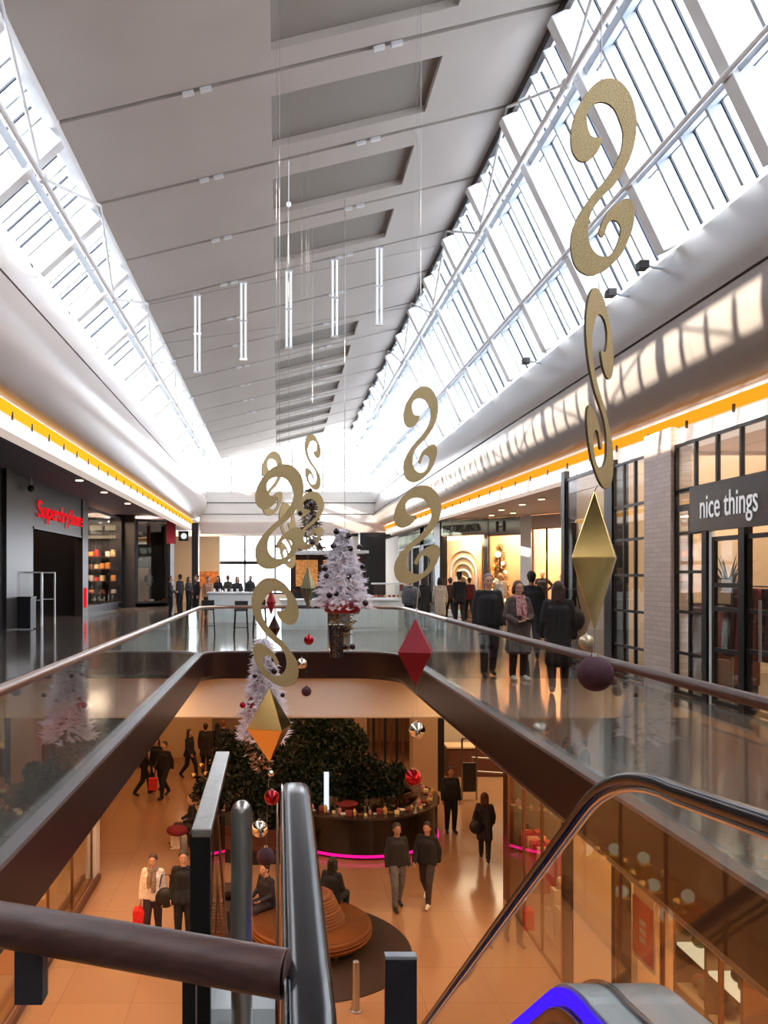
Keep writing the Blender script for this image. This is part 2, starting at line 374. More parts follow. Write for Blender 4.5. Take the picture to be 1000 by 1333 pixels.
def jacket_mesh(j, name, coat=0, puffy=0.):
    mb = MB(); nk = j['neck']; ch = j['chest']; pe = j['pel']; p = puffy
    for s in (-.08, 0, .08):
        x = Vector((s, 0, 0)); capsule(mb, ch+x, nk+Vector((s*.75, 0, -.085)), .118+p*.8, .074+p*.5); capsule(mb, pe+x*1.15+Vector((0, 0, -.02)), ch+x, .116+p, .114+p)
    for k, a in enumerate((0, .8, 1.6, 2.4, 3.14, 3.9, 4.7, 5.5)):     # collar
        mb.sphere(nk+Vector((.062*math.cos(a), .062*math.sin(a)+.01, -.005)), .026, 6)
    for S, sg in (('L', 1), ('R', -1)):
        sh, el, wr = (j[k+S] for k in ('sh', 'el', 'wr')); capsule(mb, nk+Vector((sg*.03, 0, -.045)), sh+Vector((0, 0, -.012)), .062+p*.5, .064+p*.6); capsule(mb, sh, el, .066+p*.6, .055+p*.6); capsule(mb, el, lerp(el, wr, .93), .054+p*.6, .043+p*.5)
        capsule(mb, lerp(el, wr, .88), lerp(el, wr, .96), .046+p*.5, .045+p*.5)
    if coat:
        for s in (-.09, 0, .09):
            for f in (-.05, .05):
                capsule(mb, pe+Vector((s*.9, f*.6, .05)), Vector((s*1.35+.0, f*1.9, pe.z-coat)), .10, .085)
    return remesh(mb, .0125, name, 5)
def trouser_mesh(j, name, w=0.):
    mb = MB(); pe = j['pel']
    for s in (-.06, 0, .06): capsule(mb, pe+Vector((s, 0, 0)), pe+Vector((s, 0, .08)), .112, .108)
    for S, sg in (('L', 1), ('R', -1)):
        hi, kn, an = (j[k+S] for k in ('hi', 'kn', 'an')); capsule(mb, hi, kn, .106, .082+w); capsule(mb, kn, lerp(kn, an, .94), .080+w, .058+w); capsule(mb, lerp(kn, an, .86), lerp(kn, an, .97), .062+w, .060+w)
    return remesh(mb, .0125, name, 4)
def shoe_mesh(j, name, side='L'):
    mb = MB()
    for S in side:
        an, to = j['an'+S], j['to'+S]; d = (to-an); d.z = 0
        if d.length < .02: d = Vector((0, -1, 0))
        d.normalize(); base = min(an.z-.085, to.z-.035); hz = Vector((0, 0, 1))
        heel = Vector((an.x, an.y, an.z-.045))-d*.03; capsule(mb, heel, to+d*.03, .042, .036); capsule(mb, an+hz*.0, heel, .046, .044); capsule(mb, (heel+to)/2+hz*.01, to, .046, .034)
    return remesh(mb, .010, name, 2)
def hair_mesh(j, name, long=0):
    mb = MB(); hd = j['head']
    mb.sphere(hd+Vector((0, .029, .050)), .101, 14, (.88, .96, .98)); mb.sphere(hd+Vector((0, .05, -.02)), .076, 12, (.95, .75, 1.1))
    for s in (-1, 1): mb.sphere(hd+Vector((s*.052, .022, .045)), .045, 8)
    if long:
        for s in (-1, 0, 1): capsule(mb, hd+Vector((s*.05, .045, .0)), hd+Vector((s*.06, .065, -.05-long)), .055, .04)
        for s in (-1, 1): capsule(mb, hd+Vector((s*.072, .0, .04)), hd+Vector((s*.085, .01, -.04-long*.8)), .034, .026)
    return remesh(mb, .010, name, 3)
CACHE = {}
def get(kind, pose, **k):
    key = (kind, pose, tuple(sorted(k.items())))
    if key not in CACHE:
        f = {'body': body_mesh, 'jacket': jacket_mesh, 'trousers': trouser_mesh, 'shoes': shoe_mesh, 'hair': hair_mesh}[kind]
        CACHE[key] = f(POSES[pose], '%s_%s' % (kind, pose), **k)
    return CACHE[key]
def part(name, me, m, parent):
    if len(me.materials) == 0: me.materials.append(None)
    o = bpy.data.objects.new(name, me); C.objects.link(o); o.parent = parent; setm(o, m); return o
def person(loc, h, rz, pose, label, top=(30, 30, 36), legs=(34, 34, 40), shoes=(24, 22, 22), hair=(40, 30, 24), long=0, coat=0, puffy=0., skin=0, face=False, glasses=False, hat=None, scarf=None, group=None, cat='person'):
    r = empty('person', loc, label, cat, group, rz); s = h/1.75; r.scale = (s*1.0, s*1.0, s)
    k = {} if not coat else {'coat': coat}
    if puffy: k['puffy'] = puffy
    part('body', get('body', pose), SKIN[skin], r)
    part('coat' if coat else 'jacket', get('jacket', pose, **k), cmat(top), r)
    part('trousers', get('trousers', pose), cmat(legs), r)
    for S in 'LR': part('shoe', get('shoes', pose, side=S), cmat(shoes, .5), r)
    if hat: pass
    part('hair', get('hair', pose, **({'long': long} if long else {})), hmat(hair), r)
    hd = POSES[pose]['head']; nk = POSES[pose]['neck']
    def lp(mb, name, m, smooth=True):
        o = mb.build(name, m, None, smooth=smooth); o.parent = r; return o
    if face:
        for sgn in (-1, 1):
            lp(MB().sphere(hd+Vector((sgn*.034, -.0805, .010)), .0115, 8, (1.3, .6, .8)), 'eye', M['white']); lp(MB().sphere(hd+Vector((sgn*.034, -.088, .010)), .006, 8), 'pupil', M['black'])
            lp(MB().tube([hd+Vector((sgn*.016, -.090, .034)), hd+Vector((sgn*.034, -.092, .039)), hd+Vector((sgn*.056, -.078, .033))], .0045, 6), 'eyebrow', hmat(hair))
        lp(MB().tube([hd+Vector((-.024, -.090, -.062)), hd+Vector((-.008, -.100, -.060)), hd+Vector((.008, -.100, -.060)), hd+Vector((.024, -.090, -.062))], .0055, 8), 'mouth', mat('lips', (160, 90, 84), .5))
    if glasses:
        g = MB()
        for sgn in (-1, 1):
            g.tube([hd+Vector((sgn*.036+.026*math.cos(a*PI/8), -.100, .008+.020*math.sin(a*PI/8))) for a in range(16)], .0028, 6, closed=True)
            g.tube([hd+Vector((sgn*.062, -.098, .012)), hd+Vector((sgn*.088, -.0, .010))], .0025, 6)
        g.tube([hd+Vector((-.01, -.102, .010)), hd+Vector((.01, -.102, .010))], .0028, 6); lp(g, 'glasses', M['black'])
    if scarf:
        g = MB(); g.tube([nk+Vector((.088*math.cos(a*PI/8), .088*math.sin(a*PI/8)+.0, .0+.012*math.sin(a*3))) for a in range(16)], .042, 10, closed=True)
        g.tube([nk+Vector((.04, -.09, -.02)), nk+Vector((.05, -.150, -.18)), nk+Vector((.04, -.155, -.42))], .05, 8, rs=[.045, .052, .04]); g.tube([nk+Vector((-.03, -.09, -.02)), nk+Vector((-.05, -.150, -.16)), nk+Vector((-.05, -.155, -.32))], .05, 8, rs=[.045, .05, .04])
        lp(g, 'scarf', scarf)
    if hat:
        g = MB().lathe([(.15, .0), (.155, .01), (.10, .02), (.098, .11), (.085, .135), (.01, .14)], hd+Vector((0, .01, .065)), 24); lp(g, 'hat', cmat(hat))
    return r
def ground(px, py, z=0):
    Y = (EYE-z)*F/(py-CY); return Vector(((px-CX)*Y/F, Y, z))
def byY(px, Y, z=0): return Vector((xa(px, Y), Y, z))
def world(r, p):
    m = Matrix.Translation(r.location) @ Matrix.Rotation(r.rotation_euler.z, 4, 'Z') @ Matrix.Diagonal((*r.scale, 1)); return m @ Vector(p)

for _p in ('stand', 'walk', 'stroll', 'hold', 'sit', 'akimbo'):
    get('body', _p); get('jacket', _p); get('trousers', _p); get('shoes', _p, side='L'); get('shoes', _p, side='R'); get('hair', _p)
    if _p in ('stand', 'walk', 'stroll', 'hold', 'sit'): get('hair', _p, long=.1)
# ================================================================== THE SHELL
E = lambda z: z+EYE
LOW = -5.25            # lower floor
YF = 18.4              # far edge of the opening
YE = 45.0              # far end of the upper hall
XL, XR = -1.72, 2.72   # sides of the opening
def arc(c, r, a0, a1, n=8):
    return [(c[0]+r*math.cos(math.radians(a0+(a1-a0)*i/n)), c[1]+r*math.sin(math.radians(a0+(a1-a0)*i/n))) for i in range(n+1)]
RL, RR = .7, 1.1
arcL = arc((XL+RL, YF-RL), RL, 180, 90)
arcR = arc((XR-RR, YF-RR), RR, 90, 0)
# upper floor, one slab with the opening left free
fl = MB()
def slab(x0, y0, x1, y1): fl.box(x0, y0, -.12, x1, y1, 0)
slab(-14, -3, XL, 54); slab(XR, -3, 16, 54); slab(XL, YF, XR, 54); slab(XL, -3, XR, 1.3)
slab(.0, 1.3, 1.1, 2.7)
for cor, ar in (((XL, YF), arcL), ((XR, YF), arcR)):
    fl.prism([(cor[0], cor[1], -.12)]+[(p[0], p[1], -.12) for p in ar], (0, 0, .12))
struct(fl, 'floor', M['floor_up'], 'polished dark tiled floor of the upper gallery', 'floor')
struct(MB().box(-14, -3, LOW-.2, 16, 54, LOW), 'floor', M['floor_low'], 'polished beige floor of the lower mall', 'floor')
# fascia round the opening
path = [(XL, 1.3)]+arcL+arcR+[(XR, 1.3)]
def offs(path, d):
    out = []
    for i, p in enumerate(path):
        a = Vector(path[max(i-1, 0)]); b = Vector(path[min(i+1, len(path)-1)]); t = (b-a).normalized()
        out.append((p[0]+t.y*d, p[1]-t.x*d))     # d > 0 : towards the opening
    return out
def sweep(mb, path, prof):
    """prof: closed list of (offset, z)"""
    rings = []
    cols = [offs(path, d) for d, z in prof]
    for i in range(len(path)):
        rings.append([mb.bm.verts.new((cols[k][i][0], cols[k][i][1], prof[k][1])) for k in range(len(prof))])
    n = len(prof)
    for A, B in zip(rings, rings[1:]):
        for k in range(n): mb.bm.faces.new((A[k], A[(k+1) % n], B[(k+1) % n], B[k]))
    mb.bm.faces.new(rings[0][::-1]); mb.bm.faces.new(rings[-1])
    return mb
struct(sweep(MB(), path, [(0, -.01), (.07, -.01), (.07, -.50), (0, -.50)]), 'trim_1', M['fascia'], 'dark brown fascia round the gallery opening', 'fascia', smooth=True)
struct(sweep(MB(), path, [(-.04, -.005), (.075, -.005), (.075, .03), (-.04, .03)]), 'trim_2', M['ledge'], 'grey metal ledge at the foot of the glass', 'ledge', smooth=True)
struct(sweep(MB(), path, [(-.1, -.50), (.06, -.50), (.0, -.60), (-.1, -.60)]), 'trim_3', M['lip'], 'charcoal lip under the brown fascia', 'trim', smooth=True)
# slab body / lower ceilings
struct(MB().box(-14, -3, -.66, XL-.06, 54, -.125), 'ceiling', M['plaster'], 'underside of the left gallery slab', 'ceiling')
struct(MB().box(XR+.06, -3, -.66, 16, 54, -.125), 'ceiling', M['plaster'], 'underside of the right gallery slab', 'ceiling')
struct(MB().box(XL-.06, YF+.1, -.66, XR+.06, 54, -.125), 'ceiling', M['plaster'], 'underside of the far gallery slab', 'ceiling')
bk = MB().box(-4.4, YF+.12, -1.50, 4.9, YF+.42, -.66)
struct(bk, 'wall_lower_bulkhead', M['plaster'], 'plaster bulkhead under the far gallery edge', 'bulkhead')
struct(MB().box(-14, YF+.42, -1.58, 16, 34, -1.46), 'ceiling', M['plaster'], 'lower mall ceiling beyond the opening', 'ceiling')
# outer walls
struct(MB().box(-14.2, -3, LOW, -14, 54, 5.2), 'wall_left', M['darkgrey'], 'outer left wall', 'wall')
struct(MB().box(16, -3, LOW, 16.2, 54, 5.2), 'wall_right', M['plaster'], 'outer right wall', 'wall')
struct(MB().box(-14, -3.2, LOW, 16, -3, 12), 'wall_back', M['plaster'], 'wall behind the viewpoint', 'wall')
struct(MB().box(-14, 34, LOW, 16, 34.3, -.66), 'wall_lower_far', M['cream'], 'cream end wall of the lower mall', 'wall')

# ---- lengthwise bulkheads
def bulk(name, prof, mats, rise, label):
    y0, y1 = -3, YE
    def pt(p, y):
        return (p[0], y, E(p[1]+(rise*(y-10) if p[1] < 3.0 else 0)))
    return prof, pt
def skin(prof, rise, m, name, label, thick=-1):
    """a long curved sheet with thickness, swept along y"""
    mb = MB(); n = len(prof)
    def pt(p, y, d=0): return (p[0]+d, y, E(p[1]+(rise*(y-10) if p[1] < 3.2 else 0)))
    A = [pt(p, -3) for p in prof]+[pt(p, -3, thick*.06) for p in prof[::-1]]
    B = [pt(p, YE) for p in prof]+[pt(p, YE, thick*.06) for p in prof[::-1]]
    mb.loft(A, B)
    return struct(mb, name, m, label, 'bulkhead', smooth=True, ang=50)
def smoothprof(pts, k=6):
    out = []; n = len(pts)
    for i in range(n-1):
        p0 = Vector(pts[max(i-1, 0)]); p1 = Vector(pts[i]); p2 = Vector(pts[i+1]); p3 = Vector(pts[min(i+2, n-1)])
        for j in range(k):
            t = j/k
            out.append(tuple(.5*((2*p1)+(p2-p0)*t+(2*p0-5*p1+4*p2-p3)*t*t+(3*p1-p0-3*p2+p3)*t**3)))
    out.append(tuple(pts[-1])); return out
L1 = smoothprof([(-4.25, 5.36), (-4.06, 4.9), (-3.99, 4.42)])
L2 = smoothprof([(-3.99, 4.38), (-4.0, 3.9), (-4.2, 3.45), (-4.55, 3.16), (-4.95, 3.08)])
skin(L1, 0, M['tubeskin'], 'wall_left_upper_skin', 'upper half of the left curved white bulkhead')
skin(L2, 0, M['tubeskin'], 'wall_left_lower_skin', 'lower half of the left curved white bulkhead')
struct(MB().box(-4.12, -3, E(4.37), -4.05, YE, E(4.43)), 'trim_4', M['joint'], 'dark seam along the left bulkhead', 'seam')
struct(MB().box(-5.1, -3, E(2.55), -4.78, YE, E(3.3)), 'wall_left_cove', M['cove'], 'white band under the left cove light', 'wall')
R1 = smoothprof([(5.65, 4.64), (5.5, 4.2), (5.36, 3.75), (5.33, 3.48)])
R2 = smoothprof([(5.33, 3.44), (5.36, 3.05), (5.5, 2.68), (5.8, 2.44), (6.1, 2.40)])
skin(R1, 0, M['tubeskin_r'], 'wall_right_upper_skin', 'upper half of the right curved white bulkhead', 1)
def skin2():
    mb = MB()
    def pt(p, y, d=0):
        w = min(1, max(0, (3.44-p[1])/1.0)); return (p[0]+d, y, E(p[1]+w*.0114*(y-10)))
    A = [pt(p, -3) for p in R2]+[pt(p, -3, .06) for p in R2[::-1]]; B = [pt(p, YE) for p in R2]+[pt(p, YE, .06) for p in R2[::-1]]
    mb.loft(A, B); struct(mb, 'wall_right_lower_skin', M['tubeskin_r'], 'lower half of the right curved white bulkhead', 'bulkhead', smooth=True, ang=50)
skin2()
struct(MB().box(5.4, -3, E(3.43), 5.45, YE, E(3.49)), 'trim_5', M['joint'], 'dark seam along the right bulkhead', 'seam')
def rz_(z, y): return E(z+.0114*(y-10))
def slopebox(mb, x0, x1, z0, z1, y0=-3, y1=YE):
    mb.loft([(x0, y0, rz_(z0, y0)), (x1, y0, rz_(z0, y0)), (x1, y0, rz_(z1, y0)), (x0, y0, rz_(z1, y0))],
            [(x0, y1, rz_(z0, y1)), (x1, y1, rz_(z0, y1)), (x1, y1, rz_(z1, y1)), (x0, y1, rz_(z1, y1))]); return mb
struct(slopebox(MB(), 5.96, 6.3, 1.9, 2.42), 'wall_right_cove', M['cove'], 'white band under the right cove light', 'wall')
# outer roofs of the galleries (keep the light out)
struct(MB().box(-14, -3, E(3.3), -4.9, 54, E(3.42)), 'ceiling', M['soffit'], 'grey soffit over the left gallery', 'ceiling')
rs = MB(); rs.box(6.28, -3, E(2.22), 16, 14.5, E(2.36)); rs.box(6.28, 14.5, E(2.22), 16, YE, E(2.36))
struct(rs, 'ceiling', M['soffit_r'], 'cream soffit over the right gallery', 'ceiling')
struct(MB().box(-14, -3, E(5.2), -4.3, 54, E(5.3)), 'ceiling', M['white'], 'flat roof outside the left skylight', 'roof')
struct(MB().box(5.75, -3, E(4.5), 16, 54, E(4.6)), 'ceiling', M['white'], 'flat roof outside the right skylight', 'roof')

# cove light strips (real LED strips along the bulkheads)
cl = empty('cove_light', (-4.7, 20, E(2.9)), 'long yellow light strip along the left bulkhead above the shops', 'light strip')
MB().box(-4.77, -2.5, E(2.84), -4.72, YE-.3, E(3.03)).build('light_strip', M['led_y'], cl)
for k in range(28): MB().box(-4.73, 12+k*1.15, E(2.76), -4.70, 12.03+k*1.15, E(2.90)).build('clip', M['midgrey'], cl)
cl = empty('cove_light', (5.9, 20, E(2.2)), 'long orange light strip along the right bulkhead above the shops', 'light strip')
slopebox(MB(), 5.90, 5.955, 2.17, 2.33, -2.5, YE-.3).build('light_strip', M['led_o'], cl)
for k in range(28): MB().box(5.87, 8+k*1.2, rz_(2.10, 8+k*1.2), 5.90, 8.03+k*1.2, rz_(2.21, 8+k*1.2)).build('clip', M['midgrey'], cl)

# ================================================================== ROOF
TL, BL = Vector((-3.1, 0, E(6.4))), Vector((-4.25, 0, E(5.36)))
TR, BR = Vector((4.0, 0, E(8.1))), Vector((5.65, 0, E(4.66)))
joints = [11.4+2.5*k for k in range(-5, 14)]+[YE]
def cz(x): return TL.z+(x-TL.x)*(TR.z-TL.z)/(TR.x-TL.x)
def ceilquad(mb, x0, x1, y0, y1, d0, d1):
    mb.loft([(x0, y0, cz(x0)+d0), (x1, y0, cz(x1)+d0), (x1, y0, cz(x1)+d1), (x0, y0, cz(x0)+d1)],
            [(x0, y1, cz(x0)+d0), (x1, y1, cz(x1)+d0), (x1, y1, cz(x1)+d1), (x0, y1, cz(x0)+d1)])
cb = MB(); rc = MB()
for i, (a, b) in enumerate(zip(joints, joints[1:])):
    a += .045; b -= .045
    hole = (b-a) > 2 and not (18 < a < 23.5)
    x0, x1 = TL.x, TR.x
    if hole:
        h0, h1 = a+.55, a+2.0
        ceilquad(cb, x0, -.1, a, b, 0, .12); ceilquad(cb, 2.45, x1, a, b, 0, .12)
        ceilquad(cb, -.1, 2.45, a, h0, 0, .12); ceilquad(cb, -.1, 2.45, h1, b, 0, .12)
        ceilquad(rc, -.1, 2.45, h0, h1, .121, .16)
    else: ceilquad(cb, x0, x1, a, b, 0, .12)
struct(cb, 'ceiling', M['ceil'], 'sloping white panelled ceiling of the hall', 'ceiling')
struct(rc, 'ceiling', M['ceil_recess'], 'grey recessed acoustic panels of the ceiling', 'ceiling')
bb = MB(); ceilquad(bb, TL.x-.02, TR.x+.02, -3, YE, .165, .3)
struct(bb, 'ceiling', M['joint'], 'dark roof deck showing in the ceiling joints', 'ceiling')
ed = MB(); ed.box(TL.x-.16, -3, TL.z-.13, TL.x-.005, YE, TL.z+.3)
struct(ed, 'trim_6', M['white'], 'white lip along the left ceiling edge', 'trim')
ed = MB(); ed.box(TR.x+.005, -3, TR.z-.17, TR.x+.10, YE, TR.z+.3)
struct(ed, 'trim_7', M['midgrey'], 'grey lip along the right ceiling edge', 'trim')
# small clamps in the ceiling joints
cj = MB()
for j in joints[3:16]:
    for px in (-1.35, -1.1, 1.35, 1.6):
        cj.bar((px, j, cz(px)-.03), (px+.16, j, cz(px+.16)-.03), .07, .05)
    cj.bar((-3, j, cz(-3)+.09), (3.9, j, cz(3.9)+.09), .012, .02)
struct(cj, 'trim_8', M['white'], 'cable clamps along the ceiling joints', 'cable')

def glazing(T, B, side, rows, n_m, wn):
    d = (B-T); L = d.length; u = d.normalized()
    nrm = Vector((u.z, 0, -u.x));
    inward = nrm if (nrm.x*(-1 if side > 0 else 1)) > 0 else -nrm    # into the hall
    for i, (a, b) in enumerate(zip(joints, joints[1:])):
        if b < 1: continue
        fr = MB(); gk = MB()
        for k in range(1, n_m+1):
            y = a+(b-a)*k/(n_m+1)
            p = T+u*.24; q = B-u*.02
            off = inward*.09
            fr.bar((p.x+off.x, y, p.z+off.z), (q.x+off.x, y, q.z+off.z), .05, .17, up=inward)
            o2 = inward*-.02
            gk.bar((p.x+o2.x, y, p.z+o2.z), (q.x+o2.x, y, q.z+o2.z), .075, .03, up=inward)
            o3 = inward*.18
        for t in rows:
            c = T+d*t; off = inward*.09
            fr.bar((c.x+off.x, a, c.z+off.z), (c.x+off.x, b, c.z+off.z), .11, .19, up=inward)
            for s_ in (-.055, .055):
                c2 = T+d*t+u*s_; gk.bar((c2.x, a, c2.z), (c2.x, b, c2.z), .02, .05, up=inward)
        w = struct(fr, 'window_%d' % (wn+i), M['fin'], 'skylight bay %s from the near end on the %s side' % (ORD[min(i, 19)], 'right' if side > 0 else 'left'), 'skylight')
        gk.build('window_gasket', M['gasket'], w)
        g = MB(); o = inward*-.05
        g.bar((T.x+o.x, (a+b)/2, T.z+o.z), (B.x+o.x, (a+b)/2, B.z+o.z), b-a, .012, up=inward)
        g.build('window_pane', M['skyglass'], w)
        rb = MB(); off = inward*.13
        t0 = T+u*.16; rb.bar((t0.x+off.x, a, t0.z+off.z), (B.x+off.x, a, B.z+off.z), .2, .28, up=inward)
        struct(rb, 'trim_%d' % (wn+i+20), M['white'], 'white roof rib, %s from the near end, %s side' % (ORD[min(i, 19)], 'right' if side > 0 else 'left'), 'rib', bev=.01)
    return inward
inL = glazing(TL, BL, -1, (.5,), 3, 10)
inR = glazing(TR, BR, 1, (.28, .72), 3, 40)
# pipes and braces of the roof
def brace(T, B, tn, inward, side, tops):
    nd = T+(B-T)*tn+inward*.42
    p = MB().tube([(nd.x, -3, nd.z), (nd.x, YE, nd.z)], .045, 10)
    struct(p, 'trim_%d' % (80+tops), M['white'], 'white roof pipe along the %s skylight' % side, 'pipe', smooth=True)
    for k, j in enumerate(joints[2:-1]):
        if k % 2 == 0: continue
        b = MB()
        for jj in (j-2.5, j+2.5):
            if jj < YE: b.tube([(nd.x, j, nd.z), (T.x+inward.x*.05, jj, T.z-.03)], .026, 8)
        r = T+(B-T)*tn
        b.tube([(nd.x, j, nd.z), (r.x, j, r.z)], .03, 8)
        b.sphere((nd.x, j, nd.z), .08, 8)
        struct(b, 'trim_%d' % (90+tops*20+k), M['white'], 'white zigzag roof brace, %s along the %s skylight' % (ORD[k], side), 'brace', smooth=True)
brace(TR, BR, .28, inR, 'right', 0)
brace(TL, BL, .45, inL, 'left', 1)
pp = MB(); nd = TR+(BR-TR)*.72+inR*.3
pp.tube([(nd.x, -3, nd.z), (nd.x, YE, nd.z)], .035, 8)
for j in joints[1:-1]:
    r = TR+(BR-TR)*.72; pp.tube([(nd.x, j, nd.z), (r.x, j, r.z)], .03, 8)
struct(pp, 'trim_150', M['white'], 'lower roof pipe along the right skylight', 'pipe', smooth=True)

# ================================================================== FAR END (upper)
gz = MB()
gz.box(-4.4, YE-.05, E(2.85), 6.0, YE+.25, E(4.68))
struct(gz, 'wall_far_band', M['plaster'], 'white band wall across the far end of the hall', 'wall')
g2 = MB(); g2.box(-4.3, YE-.4, E(2.32), 6.0, YE-.05, E(2.95))
struct(g2, 'wall_far_lower_band', M['soffit_r'], 'cream lower band across the far end of the hall', 'wall')
g3 = MB(); g3.box(-4.3, YE-.07, E(4.02), 5.6, YE-.05, E(4.06)); g3.box(-4.3, YE-.07, E(3.4), 5.6, YE-.05, E(3.43))
struct(g3, 'trim_151', M['midgrey'], 'seams of the far band wall', 'seam')
gf = MB()
for x in (-2.6, -.9, .8, 2.5, 3.7, 4.6): gf.box(x-.05, YE+.1, E(4.68), x+.05, YE+.2, min(E(8.2), cz(min(x, 4))))
gf.bar((-4.3, YE+.15, E(5.6)), (5.3, YE+.15, E(5.6)), .08, .06)
w = struct(gf, 'window_80', M['white'], 'glazed gable at the far end of the roof', 'window')
gp = MB(); gp.prism([(-4.25, YE+.15, E(4.6)), (5.65, YE+.15, E(4.6)), (4.0, YE+.15, E(8.1)), (-3.1, YE+.15, E(6.4)), (-4.25, YE+.15, E(5.36))], (0, .012, 0))
gp.build('window_pane', M['skyglass'], w)
# rear wall of the far zone with big windows
rw = MB(); YB = 53.6
xs = [-14, -8.2, -5.6, -5.2, -2.8, -2.5, -.4, -.1, 2.0]
rw.box(-14, YB, 0, -8.2, YB+.3, E(3.4)); rw.box(-8.2, YB, E(2.6), 9, YB+.3, E(3.4)); rw.box(4.2, YB, 0, 16, YB+.3, E(3.4)); rw.box(-8.2, YB, 0, 4.2, YB+.3, .5)
struct(rw, 'wall_far', M['plaster'], 'far wall behind the café', 'wall')
wf = MB()
for x in (-8.2, -6.2, -4.2, -2.2, -.2, 1.9, 4.2): wf.box(x-.06, YB, .5, x+.06, YB+.1, E(2.6))
wf.box(-8.2, YB, E(.72), 4.2, YB+.1, E(.95)); wf.box(-8.2, YB, .5, 4.2, YB+.1, .6)
w = struct(wf, 'window_81', M['darkgrey'], 'large daylight windows behind the café', 'window')
MB().box(-8.2, YB+.15, .5, 4.2, YB+.16, E(2.6)).build('window_pane', M['skyglass'], w)
struct(MB().box(-14, YE+.2, E(2.9), 16, YB+.3, E(3.0)), 'ceiling', M['plaster'], 'ceiling over the far café zone', 'ceiling')
# dark column and cupboards at the far end
struct(MB().box(4.5, 44.2, 0, 5.9, 45.2, E(2.35)), 'wall_far_dark_pier', M['dark'], 'dark pier beside the white tree at the far end', 'pier')
struct(MB().box(-4.75, 44.4, 0, -4.4, 45.2, E(2.9)), 'wall_far_left_pier', M['dark'], 'dark pier at the left far corner', 'pier')
# ================================================================== BALUSTRADES
def balustrade(path2, seams, label, rail_mats, z_rail=1.03, r=.04, gz0=.02):
    root = empty('glass_balustrade', (path2[0][0], path2[0][1], 0), label, 'balustrade')
    # glass along path2, split at the seams (arc length)
    P = [Vector(p) for p in path2]; S = [0]
    for a, b in zip(P, P[1:]): S.append(S[-1]+(b-a).length)
    def pos(s):
        for i in range(len(P)-1):
            if s <= S[i+1]+1e-6: return P[i]+(P[i+1]-P[i])*((s-S[i])/(S[i+1]-S[i]))
        return P[-1]
    cuts = [0]+[s for s in seams if 0 < s < S[-1]]+[S[-1]]
    for a, b in zip(cuts, cuts[1:]):
        pts = [pos(a+.006)]+[P[i] for i in range(len(P)) if a+.01 < S[i] < b-.01]+[pos(b-.006)]
        g = MB()
        if len(pts) == 2: g.wallseg(pts[0], pts[1], gz0, z_rail-.01, .014)
        else: sweep(g, [tuple(p) for p in pts], [(-.007, gz0), (.007, gz0), (.007, z_rail-.01), (-.007, z_rail-.01)])
        g.build('glass_panel', M['glass'], root)
    for i, (a, b, m) in enumerate(rail_mats):
        pts = [pos(a)]+[P[k] for k in range(len(P)) if a+.01 < S[k] < b-.01]+[pos(b)]
        MB().tube([(p.x, p.y, z_rail) for p in pts], r, 14).build('handrail', m, root, smooth=True)
    return root
PL = [(XL-.02, 1.95)]+[(p[0]-.02, p[1]+.02) for p in arcL]
lenL = (YF-RL)-1.95
balustrade(PL+[(.3, YF+.02)], [5.1-1.95+1.8*k for k in range(8)]+[lenL+.9], 'glass balustrade with steel handrail along the left gallery edge', [(0, lenL+3, M['rail_steel'])])
balustrade([(.31, YF+.02)]+[(p[0]+.02, p[1]+.02) for p in arcR[:1]], [.9], 'glass balustrade across the far end of the opening', [(0, 2, M['lip'])])
PR = [(p[0]+.02, p[1]) for p in arcR]+[(XR+.02, 1.0)]
rl = sum((Vector(a)-Vector(b)).length for a, b in zip(PR, PR[1:]))
balustrade(PR, sorted([rl-(y-1.0) for y in (2.9, 4.45, 6.0, 7.6, 9.15, 10.7, 12.3, 13.9, 15.5)]), 'glass balustrade with brown and steel handrail along the right gallery edge', [(0, rl-12, M['rail_steel']), (rl-12, rl, M['rail_brown'])])
# near rail: dark brown, ends in front of the escalator
nb = empty('near_balustrade', (-.5, 1.5, 0), 'thick dark brown round handrail in the near left foreground', 'handrail')
a = at(372, 1268, 1.37); b = at(0, 1203, 1.53); d = (b-a); c = b+d*2.2
MB().tube([a, a+d*.5, b, c], .0405, 28).build('handrail', M['rail_brown'], nb, smooth=True, bev=.002)
MB().tube([a+Vector((.0015, -.0005, 0)), a+Vector((.004, -.001, 0))], .0375, 24).build('end_cap', M['rail_brown'], nb, smooth=True)
gp = MB().wallseg((a.x-.17, a.y+.06), (c.x, c.y+.02), .02, a.z-.03, .012); gp.build('glass_panel', M['glass'], nb)
MB().box(at(25, 0, 1.53).x, 1.50, E(-.80), at(61, 0, 1.53).x, 1.54, E(-.68)).build('bracket', M['lip'], nb, bev=.002)
MB().box(at(239, 0, 1.44).x, 1.42, .0, at(256, 0, 1.44).x, 1.45, a.z-.0).build('post', M['black'], nb)
c2 = MB().wallseg((a.x+.02, a.y), (c.x, c.y), -.02, .04, .06); c2.build('base_shoe', M['lip'], nb)

